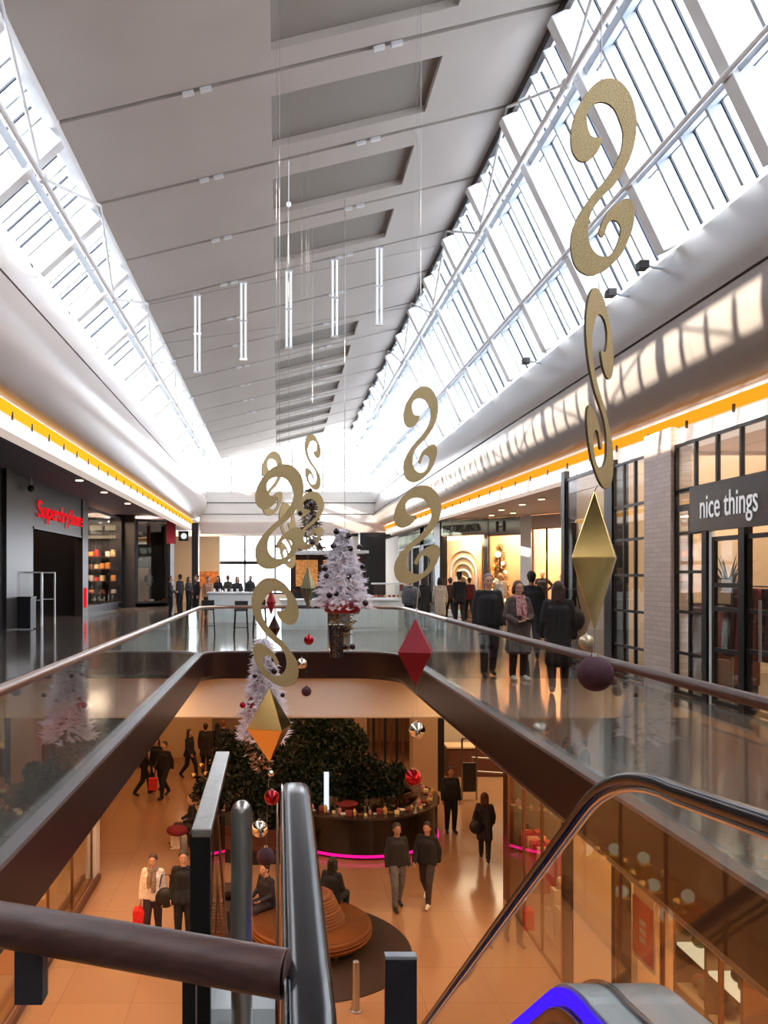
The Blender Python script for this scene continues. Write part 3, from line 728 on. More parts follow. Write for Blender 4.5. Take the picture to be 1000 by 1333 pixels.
# ================================================================== ESCALATOR
SL = 2.77/3.44                      # slope of the stairs (rise over run) of the moving handrail
es = empty('escalator', (.55, 2.6, 0), 'escalator going down from the gallery, glass sides and black handrails', 'escalator')
def hr_path(x, y0, z0, yk, zk):
    """handrail: level run, knee, slope, lower level run"""
    pts = [(x, y0-.30, z0-.35), (x, y0-.26, z0-.12), (x, y0-.12, z0-.01), (x, y0, z0)]
    n = 8; r = .9
    a0 = math.atan(SL)
    for i in range(n+1):
        t = a0*i/n; rr = 1.0
        pts.append((x, yk-.40+rr*math.sin(t), zk+.035-rr*(1-math.cos(t))))
    yl, zl = pts[-1][1], pts[-1][2]
    ye = yl+(zl-(LOW+1.2))/SL
    pts.append((x, (yl+ye)/2, (zl+LOW+1.2)/2)); pts.append((x, ye, LOW+1.2)); pts.append((x, ye+.25, LOW+1.1)); pts.append((x, ye+1.2, LOW+1.08))
    return pts
hp = hr_path(1.05, 1.45, E(-.50), 2.52, E(-.60))
def railsweep(mb, pts, w, h, n=14):
    rings = []; P = [Vector(p) for p in pts]
    for i, p in enumerate(P):
        t = (P[min(i+1, len(P)-1)]-P[max(i-1, 0)]).normalized(); sd = Vector((1, 0, 0)); up = sd.cross(t)
        if up.z < 0 and abs(t.z) < .95: up = -up
        ring = []
        for k in range(n):
            a = 2*PI*k/n; cx, cy = math.cos(a), math.sin(a)
            ring.append(mb.bm.verts.new(p+sd*(abs(cx)**.6*math.copysign(1, cx))*w/2+up*(abs(cy)**.7*math.copysign(1, cy))*h/2))
        rings.append(ring)
    for A, B in zip(rings, rings[1:]):
        for k in range(n): mb.bm.faces.new((A[k], A[(k+1) % n], B[(k+1) % n], B[k]))
    mb.bm.faces.new(rings[0]); mb.bm.faces.new(rings[-1][::-1]); return mb
railsweep(MB(), hp, .055, .04).build('handrail', M['rubber'], es, smooth=True, ang=60)
railsweep(MB(), [(p[0], p[1], p[2]-.03) for p in hp], .022, .02).build('handrail_guide', M['chrome'], es, smooth=True)
# glass below the right handrail
def sideglass(x, pts, drop):
    mb = MB(); q = [p for p in pts[3:]]; R = [[mb.bm.verts.new((xx, p[1], p[2]-dd)) for xx, dd in ((x-.005, .03), (x+.005, .03), (x+.005, drop), (x-.005, drop))] for p in q]
    for A, B in zip(R, R[1:]):
        for k in range(4): mb.bm.faces.new((A[k], A[(k+1) % 4], B[(k+1) % 4], B[k]))
    mb.bm.faces.new(R[0]); mb.bm.faces.new(R[-1][::-1]); return mb
sideglass(1.05, hp, .80).build('glass_side', M['glass'], es)
hl = hr_path(.053, 1.40, E(-.69), 2.62, E(-.66))
pw = railsweep(MB(), hl, .080, .045); pw.build('handrail', M['rubber'], es, smooth=True, ang=60)
railsweep(MB(), [(.012, p[1], p[2]+.006) for p in hl], .007, .03).build('handrail_edge', M['chrome'], es, smooth=True)
railsweep(MB(), [(-.002, p[1], p[2]-.05) for p in hl], .006, .02).build('handrail_guide', M['bronze'], es, smooth=True)
railsweep(MB(), [(.0, p[1], p[2]-.10) for p in hl], .006, .02).build('handrail_guide', M['bronze'], es, smooth=True)
sideglass(.045, hl, .64).build('glass_side', M['glass'], es)
# decks: curved profile following the slope
def deck(x0, x1, top, y0, yk, name, m, th=.6, par=es):
    q = [(y0-.12, top-.45), (y0-.10, top-.12), (y0, top-.02), (y0+.1, top), (yk, top-.03)]
    for i in range(1, 9):
        t = math.atan(SL)*i/8; q.append((yk+.55*math.sin(t), top-.03-.55*(1-math.cos(t))))
    yl, zl = q[-1]; ye = yl+(zl-(LOW+.4))/SL; q.append((ye, LOW+.4)); q.append((ye+1.3, LOW+.36))
    poly = [(x0, y, z) for y, z in q]+[(x0, q[-1][0], LOW+.02), (x0, ye+.3, LOW+.02)]
    poly += [(x0, yl, zl-th-.4), (x0, y0-.12, top-.9)]
    return MB().prism(poly, (x1-x0, 0, 0)).build(name, m, par, bev=.006), q
dk, dq = deck(.985, 1.30, E(-1.325), 2.2, 2.55, 'deck', M['silver'])
deck(-.25, .005, E(-1.29), 2.3, 2.6, 'deck', M['silver'])
railsweep(MB(), [(1.10, y, z+.004) for y, z in dq[2:]], .022, .02).build('deck_joint', M['rubber'], es, smooth=True)
railsweep(MB(), [(.978, y, z-.045) for y, z in dq[1:]], .012, .055).build('light_strip', M['led_p'], es, smooth=True)
railsweep(MB(), [(.974, y, z-.115) for y, z in dq[1:]], .03, .06).build('skirt', M['bronze'], es, smooth=True)
railsweep(MB(), [(.96, y, z-.20) for y, z in dq[1:]], .05, .10).build('skirt', M['chrome'], es, smooth=True)
# steps
y, z = 2.75, -.14; k = 0
while z > LOW+.3 and k < 40:
    MB().box(.12, y, z-.22, .93, y+.27, z-.01).build('step', M['midgrey'], es); y += .245; z -= .2; k += 1
MB().box(.1, 1.3, -.05, .97, 2.74, .004).build('landing_plate', M['steel'], es)
MB().prism([(.06, 3.0, -.3), (.06, y, LOW+.1), (.06, y-1.6, LOW+.05), (.06, 3.0, -1.1)], (.93, 0, 0)).build('truss', M['darkgrey'], es)

# barrier post with dome, glass screen with steel cap, black notice post
bp = empty('bollard', (-.105, 2.33, 0), 'brushed steel post with domed top beside the escalator', 'post')
prof = [(.031, 0), (.031, E(-.685))]+[(.031*math.cos(a), E(-.685)+.036*math.sin(a)) for a in (.3, .6, .9, 1.2, 1.5)]
MB().lathe(prof, (-.105, 2.33, 0), 28).build('post', M['steel'], bp, smooth=True)
MB().lathe([(.05, 0), (.05, .02), (.035, .025)], (-.105, 2.33, 0), 24).build('base_plate', M['steel'], bp, smooth=True)
gs = empty('glass_screen', (-.2, 2.5, 0), 'glass screen with sloping steel cap and black end post left of the escalator', 'screen')
MB().bar(at(262, 1085, 2.03), at(290, 982, 2.95), .05, .022).build('steel_cap', M['steel'], gs, bev=.003)
MB().box(at(248, 0, 2.06).x, 2.05, 0, at(274, 0, 2.06).x, 2.085, at(0, 1086, 2.05).z).build('end_post', M['black'], gs)
MB().bar((-.198, 2.07, E(-1.2)), (-.20, 2.95, E(-1.2)), .012, 1.05).build('glass_panel', M['glass'], gs)
for dx in (0, .03):
    MB().bar(at(274+dx*300, 1062, 2.5), at(289+dx*200, 1215, 2.62), .006, .012).build('glass_edge', M['bronze'], gs)
np_ = empty('notice_post', (.42, 2.6, 0), 'black flat post with silver top edge at the escalator entrance', 'post')
MB().box(at(502, 0, 2.6).x, 2.6, 0, at(543, 0, 2.6).x, 2.63, E(-1.237)).build('panel', M['dark'], np_, bev=.002)
MB().box(at(502, 0, 2.6).x, 2.598, E(-1.238), at(543, 0, 2.6).x, 2.632, E(-1.228)).build('top_edge', M['silver'], np_)

# ================================================================== LEFT SHOPS (upper)
ZS = E(3.3)
XW = -8.5
w = MB()
w.box(-14, 47.3, 0, -6.2, 47.6, ZS); w.box(-14, -3, 0, XW, 25.6, ZS)
struct(w, 'wall_left_gallery', M['dark'], 'dark wall of the left gallery nearest the viewer', 'wall')
struct(MB().box(XW-.02, 24.9, 0, XW+.12, 25.9, ZS), 'trim_200', M['midgrey'], 'grey pilaster left of the red lettered shop', 'pilaster')
struct(MB().box(XW-.3, 26.1, 0, XW, 28.0, ZS), 'trim_201', M['midgrey'], 'grey panel beside the dark shop opening', 'panel')
struct(MB().box(XW-.3, 28.0, E(1.68), XW, 34.9, ZS), 'wall_left_sign_band', M['darkgrey'], 'dark band carrying the red lettered sign', 'wall')
struct(MB().box(XW-.3, 28.0, E(1.62), XW+.03, 34.9, E(1.70)), 'trim_202', M['midgrey'], 'grey lintel over the dark shop opening', 'lintel')
struct(MB().box(XW-.3, 34.9, 0, XW+.05, 35.9, ZS), 'trim_203', M['midgrey'], 'grey pilaster right of the dark shop opening', 'pilaster')
struct(MB().box(XW-.3, 43.7, 0, XW+.02, 44.0, ZS), 'trim_204', M['dark'], 'dark post right of the first shop window', 'post')
struct(MB().box(-8.5, 44.0, 0, -7.82, 44.3, ZS), 'trim_205', M['midgrey'], 'grey pilaster between the two left shop windows', 'pilaster')
sg = empty('shop_sign', (XW+.06, 28.4, E(1.95)), 'red glowing store sign lettering over the dark shop opening', 'sign')
t = text_mesh('lettering', 'Superdry', .62, M['sign_red'], sg, width=4.3, ext=.012, bold=0); t.matrix_local = Matrix.Translation((0, 0, .12)) @ Matrix(((0, 0, 1, 0), (1, 0, 0, 0), (0, 1, 0, 0), (0, 0, 0, 1)))
t = text_mesh('lettering', 'Store', .62, M['sign_red'], sg, width=2.0, ext=.012, bold=-.004); t.matrix_local = Matrix.Translation((0, 4.4, .12)) @ Matrix(((0, 0, 1, 0), (1, 0, 0, 0), (0, 1, 0, 0), (0, 0, 0, 1)))
# shop room behind
rm = MB(); rm.box(-13.8, 27.6, 0, XW-.3, 27.8, ZS); rm.box(-13.8, 35.4, 0, XW-.3, 35.6, ZS); rm.box(-13.9, 27.6, 0, -13.7, 47.4, ZS); rm.box(-13.8, 44.1, 0, -8.5, 44.3, ZS)
struct(rm, 'wall_shop_inside', M['dark'], 'dark inside walls of the left shops', 'wall')
def mannequin_torso(name, loc, rz, shirt, label, group=None):
    r = empty(name, loc, label, 'mannequin', group, rz)
    s = MB().sphere((0, 0, 1.3), .2, 10, (1, .62, 1.25)); s.sphere((0, 0, 1.05), .17, 10, (1, .6, .9)); s.sphere((0, 0, 1.46), .19, 10, (1.05, .5, .4))
    for d in (-1, 1): s.tube([(d*.19, 0, 1.46), (d*.25, .01, 1.25), (d*.26, -.02, 1.1)], .055, 10, rs=[.065, .055, .05])
    o = s.build('shirt', shirt, r, smooth=True); o.location = (0, 0, 0)
    fix_local(o, loc); 
    s = MB().cyl((0, 0, 1.5), (0, 0, 1.62), .045); s.cyl((0, 0, .02), (0, 0, .95), .018); s.lathe([(.16, 0), (.16, .015), (.03, .03)], (0, 0, 0), 20)
    o = s.build('stand', M['steel'], r, smooth=True); fix_local(o, loc)
    return r
def fix_local(o, loc):
    """parts built round the origin although their root already stands at loc"""
    o.data.transform(Matrix.Translation(Vector(loc)))
mannequin_torso('mannequin', (-9.2, 28.9, 0.55), PI/2, mat('orange shirt with added glow', (220, 110, 50), .7, emis=(255, 130, 60), es=.25), 'mannequin torso in an orange shirt in the dark shop opening')  # emission in the shirt stands in for light falling on it
sgt = empty('security_gate', (-8.2, 28.4, 0), 'pair of slim white security gates at the dark shop opening', 'security gate')
for (yy, xx) in ((27.6, -8.1), (28.9, -8.0)):
    g = MB(); g.bar((xx, yy, 0), (xx, yy, 1.85), .06, .05, up=(1, 0, 0)); g.bar((xx-.45, yy, 0), (xx-.45, yy, 1.85), .06, .05, up=(1, 0, 0)); g.bar((xx, yy, 1.85), (xx-.45, yy, 1.85), .05, .05); g.bar((xx, yy, .9), (xx-.45, yy, .9), .04, .04)
    g.build('gate', M['white'], sgt)
bn = empty('litter_bin', (-8.15, 26.3, 0), 'dark square litter bin by the grey pilaster on the left', 'bin')
MB().box(-8.5, 25.9, .03, -7.95, 26.5, 1.0).build('body', M['dark'], bn, bev=.01)
MB().box(-8.48, 25.88, 1.0, -7.93, 26.52, 1.06).build('lid', M['darkgrey'], bn, bev=.01)
# first shop window
def grid_window(name, p, q, z0, z1, nx, zs, m, label, thick=.05, fr=.06, gl=True):
    """mullioned window between plan points p and q; zs = transom heights"""
    P, Q = Vector(p), Vector(q); mb = MB()
    for i in range(nx+1):
        a = P+(Q-P)*i/nx; wd = fr*(1.5 if i in (0, nx) else 1)
        d = (Q-P).normalized()*wd/2
        mb.bar((a.x-d.x, a.y-d.y, (z0+z1)/2), (a.x+d.x, a.y+d.y, (z0+z1)/2), thick, z1-z0)
    for z in [z0+fr/2, z1-fr/2]+list(zs): mb.bar((P.x, P.y, z), (Q.x, Q.y, z), thick*.9, fr)
    w = struct(mb, name, m, label, 'window')
    if gl: MB().wallseg(p, q, z0, z1, .012).build('window_pane', M['shopglass'], w)
    return w
grid_window('window_100', (XW, 35.9), (XW, 43.7), .25, E(3.1), 1, (), M['dark'], 'lit shop window right of the red lettered sign', fr=.12)
grid_window('window_101', (-7.78, 44.35), (-6.3, 45.7), .2, E(3.1), 1, (), M['dark'], 'second shop window on the left with a jacket on display', fr=.12)
cols = [(206, 60, 40), (226, 196, 150), (170, 50, 40), (230, 150, 80), (110, 70, 54), (240, 224, 200)]
for k in range(4):
    z = .75+k*.66
    tag(MB().box(-11.2, 43.3, z, -8.65, 43.9, z+.04).build('shelf', M['wood']), 'dark wooden display shelf in the first left shop window, %s from below' % ORD[k], 'shelf')
    for j in range(8):
        if random.random() < .12: continue
        x = -8.98-j*.30; hh = .16+random.random()*.26
        tag(MB().box(x, 43.35, z+.042, x+.22, 43.8, z+.042+hh).build('folded_clothes', cmat(random.choice(cols)), bev=.02), 'clothes stack in the first left window, %s shelf up, %s from the right' % (ORD[k], ORD[j]), 'clothes', 'folded clothes in the left shop window')
for k in range(5):
    o = MB().lathe([(.05, 0), (.06, .02), (.06, .3), (.02, .38), (.02, .46)], (-8.75, 38.4+1.05*k, .32), 14).build('silver_bottle', M['chrome'], smooth=True)
    tag(o, 'silver bottle on the sill of the first left shop window, %s from the left' % ORD[k], 'bottle', 'silver bottles on the shop window sill')
tag(MB().box(-9.4, 35.9, .0, XW-.08, 43.6, .31).build('window_plinth', M['dark']), 'dark plinth in the first left shop window', 'plinth')
tag(MB().box(XW+.03, 35.15, .35, XW+.09, 35.45, 1.2).build('light_bar', M['sign_red']), 'glowing red bar at the corner of the first left shop window', 'light bar')
st = empty('display_table', (-8.95, 37.4, .31), 'pink topped display table in the first left shop window', 'table')
MB().lathe([(.32, .62), (.34, .66), (.3, .69)], (-8.95, 37.4, .31), 20).build('table_top', cmat((200, 50, 80)), st, smooth=True)
MB().lathe([(.2, 0), (.03, .03), (.025, .62)], (-8.95, 37.4, .31), 16).build('leg', M['chrome'], st, smooth=True)
lp = empty('display_light', (-9.9, 43.8, E(2.2)), 'rows of lit panels high in the first left shop window', 'light')
for k in range(3): MB().box(-11.1+k*.85, 43.85, E(2.45), -10.4+k*.85, 43.9, E(2.72)).build('lit_panel', M['lamp_panel'], lp)
MB().box(-11.1, 43.85, E(2.0), -8.7, 43.9, E(2.16)).build('lit_panel', M['lamp_panel'], lp)
mannequin_torso('mannequin', (-7.35, 45.9, .25), PI/4, cmat((74, 78, 66)), 'mannequin torso in a dark green jacket in the second left shop window')
tag(MB().box(-8.3, 46.7, .2, -7.5, 46.75, 2.2).build('lit_backboard', M['peach']), 'pale lit backboard behind the jacket in the second left shop window', 'panel')
for k in range(4):
    o = MB().box(-7.5+.3*k, 45.0+.27*k, .22, -7.3+.3*k, 45.25+.27*k, .36+.05*(k % 2)).build('shoe_box', cmat([(150, 50, 40), (220, 200, 180), (60, 50, 50), (190, 90, 60)][k]), bev=.01)
    tag(o, 'small box on the floor of the second left shop window, %s from the left' % ORD[k], 'box', 'boxes in the second left shop window')
sc_ = empty('security_camera', (-8.3, 27.1, E(3.0)), 'small dome camera under the left soffit beside the red lettered sign', 'camera')
MB().cyl((-8.3, 27.1, E(2.98)), (-8.3, 27.1, E(3.3)), .03).build('stem', M['steel'], sc_, smooth=True); MB().sphere((-8.3, 27.1, E(2.92)), .12, 10).build('dome', M['black'], sc_, smooth=True)
# far left: hanging banner, columns, white lit sign
tag(MB().box(-6.15, 44.5, E(1.75), -5.65, 44.6, E(3.3)).build('banner', cmat((130, 30, 50))), 'dark red hanging banner at the far left shops', 'banner')
struct(MB().box(-6.3, 45.7, 0, -6.1, 47.4, ZS), 'trim_206', M['dark'], 'dark post by the dark red banner', 'post')
sb = empty('lit_sign', (-5.3, 44.6, E(2.1)), 'white lit square sign with a dark emblem at the far left', 'sign')
MB().box(-5.5, 44.55, E(1.9), -4.95, 44.65, E(2.45)).build('sign_box', M['dark'], sb)
MB().lathe([(.16, 0), (.16, .03)], (0, 0, 0), 16).build('emblem', M['lamp_c'], None).matrix_basis = Matrix.Translation((-5.2, 44.54, E(2.17))) @ Matrix.Rotation(PI/2, 4, 'X')
e_ = bpy.data.objects['emblem']; e_.parent = sb; e_.matrix_parent_inverse = Matrix.Translation(-Vector(sb.location))

# ================================================================== RIGHT SHOPS (upper)
XG = 5.9
y_a, y_b, y_c, y_d, y_e = yx(881, XG), yx(845, XG), yx(800, XG), yx(790, XG), yx(738, XG)   # 11.94 12.83 14.1 14.5 16.5
struct(MB().box(XG-.08, y_a+.02, 0, XG+.25, y_b, E(2.2)), 'wall_right_brick_pier', M['brick'], 'pale brick pier between the black framed shop windows', 'pier')
GT = E(1.93)
# black framed glazing, left of the brick pier
grid_window('window_110', (XG, y_b+.05), (XG, y_c), 0.02, GT, 3, (.55, 1.15, 1.75, 2.35, 2.92), M['black'], 'black framed shop glazing left of the brick pier', fr=.045)
struct(MB().box(XG-.05, y_c, 0, XG+.25, y_d, GT+.1), 'trim_210', M['black'], 'black post at the end of the framed glazing', 'post')
grid_window('window_111', (XG, y_d), (XG, y_e), 0.02, GT+.05, 1, (), M['black'], 'large corner shop window right of the recessed shops', fr=.07)
struct(MB().box(XG-.05, y_e, 0, XG+.2, y_e+.2, GT+.2), 'trim_211', M['black'], 'black corner post by the large shop window', 'post')
# nice things front
yd1, yd2 = yx(915, XG), yx(925, XG)
grid_window('window_112', (XG, y_a), (XG, yx(919, XG)), 0.02, E(.98), 2, (.62, 1.22, 1.80, 2.36), M['black'], 'two bay black framed window left of the shop door', fr=.045)
ys = yx(903, XG)
tp = MB()
grid_window('window_113', (XG, y_a), (XG, 8.0), E(1.22), GT, 7, (), M['black'], 'row of black framed upper panes over the shop sign', fr=.045)
grid_window('window_114', (XG, y_a), (XG, ys), E(.98), E(1.24), 1, (), M['black'], 'small black framed pane beside the shop sign', fr=.045)
sn = empty('shop_sign', (XG-.06, ys, E(.8)), 'charcoal shop sign board with white lower case lettering over the door', 'sign')
MB().box(XG-.06, 8.6, E(.60), XG-.0, ys, E(1.24)).build('sign_board', M['signboard'], sn, bev=.004)
t = text_mesh('lettering', 'nice things', .34, M['sign_white'], sn, width=1.34, ext=.003, bold=.004)
ROTR = Matrix(((0, 0, -1, 0), (-1, 0, 0, 0), (0, 1, 0, 0), (0, 0, 0, 1)))
t.matrix_local = Matrix.Translation((-.015, yx(918.5, XG)-ys, E(.785)-E(.8))) @ ROTR
# door frame and double doors
struct(MB().box(XG-.06, yx(925, XG), 0, XG+.06, yx(919, XG), E(.62)), 'trim_212', M['black'], 'black door post left of the glazed doors', 'post')
struct(MB().box(XG-.03, yx(929, XG), 0, XG+.03, yx(926, XG), E(.6)), 'trim_213', M['white'], 'thin white strip beside the glazed doors', 'trim')
y0_, y1_ = yx(930, XG), yx(966, XG)
grid_window('door_1', (XG, y0_), (XG, y1_), 0.02, E(.52), 1, (.75, 1.3, 1.62), M['black'], 'black framed glazed shop door beside the white strip', fr=.06)
struct(MB().box(XG-.05, yx(974, XG), 0, XG+.06, y1_, E(.62)), 'trim_214', M['black'], 'black post between the glazed doors', 'post')
d2 = grid_window('door_2', (XG, yx(974, XG)), (XG, 8.9), 0.02, E(.52), 1, (.8, 1.3), M['black'], 'second black framed glazed shop door at the right edge', fr=.06)
MB().cyl((XG-.09, 9.72, .7), (XG-.09, 9.72, 1.45), .018).build('door_handle', M['steel'], d2, smooth=True)
struct(MB().box(XG-.02, -3, 0, XG+.2, 8.6, E(2.2)), 'wall_right_gallery', M['brick'], 'pale brick wall nearer than the glazed doors', 'wall')
# room inside nice things
rm = MB(); rm.box(9.2, 3, 0, 9.3, 16.6, E(2.3)); rm.box(XG+.2, 3, 0, 9.3, 3.1, E(2.3)); rm.box(XG+.2, 14.45, 0, 9.3, 14.5, E(2.3)); rm.box(XG+.2, 16.6, 0, 9.3, 16.7, E(2.3))
struct(rm, 'wall_shop_right_inside', M['shopwall'], 'beige inside walls of the right hand shops', 'wall')
# goods inside
def stem_plant(loc, label, h=1.0):
    r = empty('potted_plant', loc, label, 'plant')
    MB().lathe([(.12, 0), (.17, .3), (.15, .3), (.12, .28)], loc, 18).build('pot', M['dark'], r, smooth=True)
    mb = MB(); random.seed(3)
    for k in range(34):
        a = random.random()*2*PI; l = h*(.6+.5*random.random()); lean = .2+.5*random.random(); p0 = Vector(loc)+Vector((0, 0, .28))
        pts = [p0+Vector((math.cos(a)*lean*l*t*t, math.sin(a)*lean*l*t*t, l*(t-.35*t*t*lean))) for t in (0, .33, .66, 1)]
        sd = Vector((-math.sin(a), math.cos(a), 0))*.022
        vs = [(mb.bm.verts.new(p-sd*w), mb.bm.verts.new(p+sd*w)) for p, w in zip(pts, (.5, 1, .8, .1))]
        for (a1, b1), (c1, d1) in zip(vs, vs[1:]): mb.bm.faces.new((a1, b1, d1, c1))
    mb.build('foliage', M['leaf2'], r)
tb = empty('display_cabinet', (6.95, 12.55, 0), 'dark wooden cabinet with a glowing lamp on top behind the glazed shop door', 'cabinet')
MB().box(6.6, 12.2, .08, 7.3, 12.9, 1.27).build('body', M['wood'], tb, bev=.01); MB().box(6.55, 12.15, 1.27, 7.35, 12.95, 1.32).build('top', M['wood'], tb, bev=.006)
for k in range(3): MB().box(6.62, 12.18, .14+k*.38, 7.28, 12.2, .48+k*.38).build('drawer', M['wood'], tb, bev=.004)
MB().box(6.62, 12.22, 0, 7.28, 12.88, .08).build('plinth', M['dark'], tb)
stem_plant((7.6, 13.6, .95), 'spiky leaved plant in a dark pot inside the shop door', .95)
tag(MB().box(7.35, 13.35, 0, 7.85, 13.85, .949).build('plant_stand', M['wood'], bev=.01), 'dark wooden stand under the spiky plant', 'stand')
o = MB().box(6.75, 12.4, 1.322, 7.05, 12.65, 1.62).build('display_lantern', M['lamp_panel'], bev=.05); tag(o, 'small glowing lamp on the dark wooden cabinet inside the shop door', 'lamp')
rk = empty('clothes_rack', (6.65, 11.2, 0), 'rack with dark dresses inside the second glazed door', 'clothes rack')
MB().cyl((6.65, 10.5, 1.6), (6.65, 11.8, 1.6), .015).build('rail', M['steel'], rk); 
for y in (10.5, 11.8): MB().cyl((6.65, y, 0), (6.65, y, 1.6), .015).build('upright', M['steel'], rk)
for k in range(9):
    y = 10.6+k*.135
    o = MB(); o.loft([(6.45, y-.03, 1.57), (6.85, y-.03, 1.57), (6.85, y+.03, 1.57), (6.45, y+.03, 1.57)], [(6.40, y-.05, .6), (6.90, y-.05, .6), (6.90, y+.05, .6), (6.40, y+.05, .6)])
    tag(o.build('dress', cmat([(60, 24, 32), (40, 30, 40), (110, 50, 50)][k % 3]), bev=.01), 'dark dress on the rack inside the second glazed door, %s from the right' % ORD[k], 'dress', 'dresses on the shop rack')
pf = empty('picture_frame', (6.1, 11.5, 1.4), 'framed leaflet hanging inside the two bay window', 'picture')
MB().box(6.28, 11.15, 1.32, 6.30, 11.7, 1.72).build('frame', M['midgrey'], pf); MB().box(6.27, 11.18, 1.35, 6.279, 11.67, 1.69).build('print', M['cream'], pf)
# bicycle-like wheel in the left window, hat on a shelf
bw = empty('bicycle_wheel', (6.6, 12.95, .4), 'thin rimmed wheel standing in the framed window left of the brick pier', 'wheel')
tw = MB(); tw.tube([(6.6, 13.2+.42*math.cos(a*PI/12), .46+.42*math.sin(a*PI/12)) for a in range(24)], .014, 8, closed=True); tw.build('rim', M['black'], bw, smooth=True)
sp = MB()
for a in range(12): sp.cyl((6.6, 13.2, .46), (6.6, 13.2+.42*math.cos(a*PI/6), .46+.42*math.sin(a*PI/6)), .003, n=5)
sp.build('spokes', M['steel'], bw)
tb = empty('display_table', (6.9, 13.4, 0), 'low blue grey display table in the framed window left of the brick pier', 'table')
MB().box(6.75, 13.02, .7, 7.4, 14.0, .76).build('table_top', cmat((120, 134, 146)), tb)
for x in (6.8, 7.35):
    for y in (13.07, 13.95): MB().box(x-.03, y-.03, 0, x+.03, y+.03, .7).build('leg', cmat((120, 134, 146)), tb)

# ---- recessed shops (angled front)
A_ = Vector((10.2, 28.5)); B_ = Vector((6.76, 33.0)); ZR = E(2.2)
def fp(px):
    """plan point of the angled front seen at column px"""
    k = (px-CX)/F; d = B_-A_; t = (k*A_.y-A_.x)/(d.x-k*d.y); return A_+d*t
def fpi(px, d):
    """point a distance d inside the angled front, seen at column px"""
    n = Vector((-(B_-A_).y, (B_-A_).x)).normalized()
    if n.x > 0: n = -n
    a = A_-n*d; k = (px-CX)/F; e = B_-A_; t = (k*a.y-a.x)/(e.x-k*e.y); return a+e*t
def fseg(a, b): return tuple(fp(a)), tuple(fp(b))
dn = Vector((-(B_-A_).y, (B_-A_).x)).normalized()
if dn.x > 0: dn = -dn         # points towards the hall / viewer
if dn.y > 0: dn = -dn
def inn(p, d): return (p[0]-dn.x*d, p[1]-dn.y*d)
struct(MB().wallseg(fp(740), (10.9, 27.6), 0, ZR, .2), 'wall_recess_end', M['plaster'], 'pale wall at the near end of the angled shop front', 'wall')
struct(MB().box(10.8, 16.6, 0, 11.0, 28, ZR), 'wall_recess_side', M['mirror'], 'glazed side wall of the recessed area', 'wall')
struct(MB().wallseg(fp(680), fp(694), 0, ZR, .25), 'wall_recess_pillar', M['white'], 'white pillar between the angled shop windows', 'pillar')
struct(MB().wallseg(fp(632), fp(637), 0, ZR, .2), 'trim_220', M['mirror'], 'glazed post right of the arched poster window', 'post')
struct(MB().wallseg(fp(694), fp(740), E(1.72), ZR, .12), 'trim_221', M['soffit_r'], 'header band over the mannequin window', 'header')
struct(MB().wallseg(fp(637), fp(680), E(1.55), ZR, .12), 'trim_222', M['mirror'], 'greenish glazed header over the golden tree window', 'header')
hd = MB().wallseg(fp(575), fp(632), E(1.62), ZR, .12)
struct(hd, 'trim_223', M['mirror'], 'greenish glazed sign band over the arched poster window', 'header')
for i, (a, b) in enumerate(((575, 632), (637, 680), (694, 712), (712, 740))):
    grid_window('window_%d' % (120+i), tuple(fp(a)), tuple(fp(b)), .05, E((1.62, 1.55, 1.72, 1.72)[i]), 1, (), M['bronze'], ['arched poster shop window', 'golden tree shop window', 'narrow peach shop window', 'wide peach mannequin shop window'][i], fr=.04)
# backdrops
pb = inn(fp(572), 1.6); pc = inn(fp(634), 1.6)
struct(MB().wallseg(inn(fp(566), 1.7), inn(fp(745), 1.7), 0, ZR, .1), 'wall_recess_back', M['peach'], 'peach backdrop wall inside the angled shops', 'wall')
struct(MB().wallseg(fp(636), fpi(636, 1.6), 0, ZR, .05), 'wall_recess_divider', M['cream'], 'divider between the arched poster window and the golden tree window', 'wall')
struct(MB().wallseg(fp(687), fpi(687, 1.6), 0, ZR, .05), 'wall_recess_divider', M['cream'], 'divider between the golden tree window and the mannequin window', 'wall')
# arched poster
ap = empty('arch_poster', (*fpi(605, 1.45), 0), 'large poster of nested pale arches in the angled shop window', 'poster')
q0, q1 = fpi(582, 1.5), fpi(627, 1.5); dq = (q1-q0)
MB().wallseg(q0, q1, .3, E(1.5), .03).build('poster_sheet', M['cream'], ap)
Wd = dq.length; du = dq.normalized(); mid = (q0+q1)/2
for k in range(5):
    r = Wd*.45*(1-.18*k); zc = 1.9-.12*k
    pts = [(mid.x-du.x*r+dn.x*.03, mid.y-du.y*r+dn.y*.03, .35)]+[(mid.x+du.x*r*math.cos(a)+dn.x*.03, mid.y+du.y*r*math.cos(a)+dn.y*.03, zc+r*math.sin(a)*1.1) for a in [PI-PI*i/14 for i in range(15)]]+[(mid.x+du.x*r+dn.x*.03, mid.y+du.y*r+dn.y*.03, .35)]
    MB().tube(pts, .05, 8).build('arch', [M['peach'], M['white']][k % 2], ap, smooth=True)
def ftext(px, z, txt, h, width, m, label):
    p = fp(px); r = empty('shop_sign', (p.x+dn.x*.1, p.y+dn.y*.1, z), label, 'sign')
    t = text_mesh('lettering', txt, h, m, r, width=width, ext=.015)
    ex = (A_-B_).normalized()
    t.matrix_local = Matrix(((ex.x, 0, dn.x, 0), (ex.y, 0, dn.y, 0), (0, 1, 0, 0), (0, 0, 0, 1)))
ftext(579, E(1.74), 'HECOM/LANZA', .3, 3.0*.62, M['silverletter'], 'silver shop lettering on the glazed band over the arched poster')
ftext(648, E(1.66), 'H', .42, .38, M['silverletter'], 'single dark emblem letter over the golden tree window')
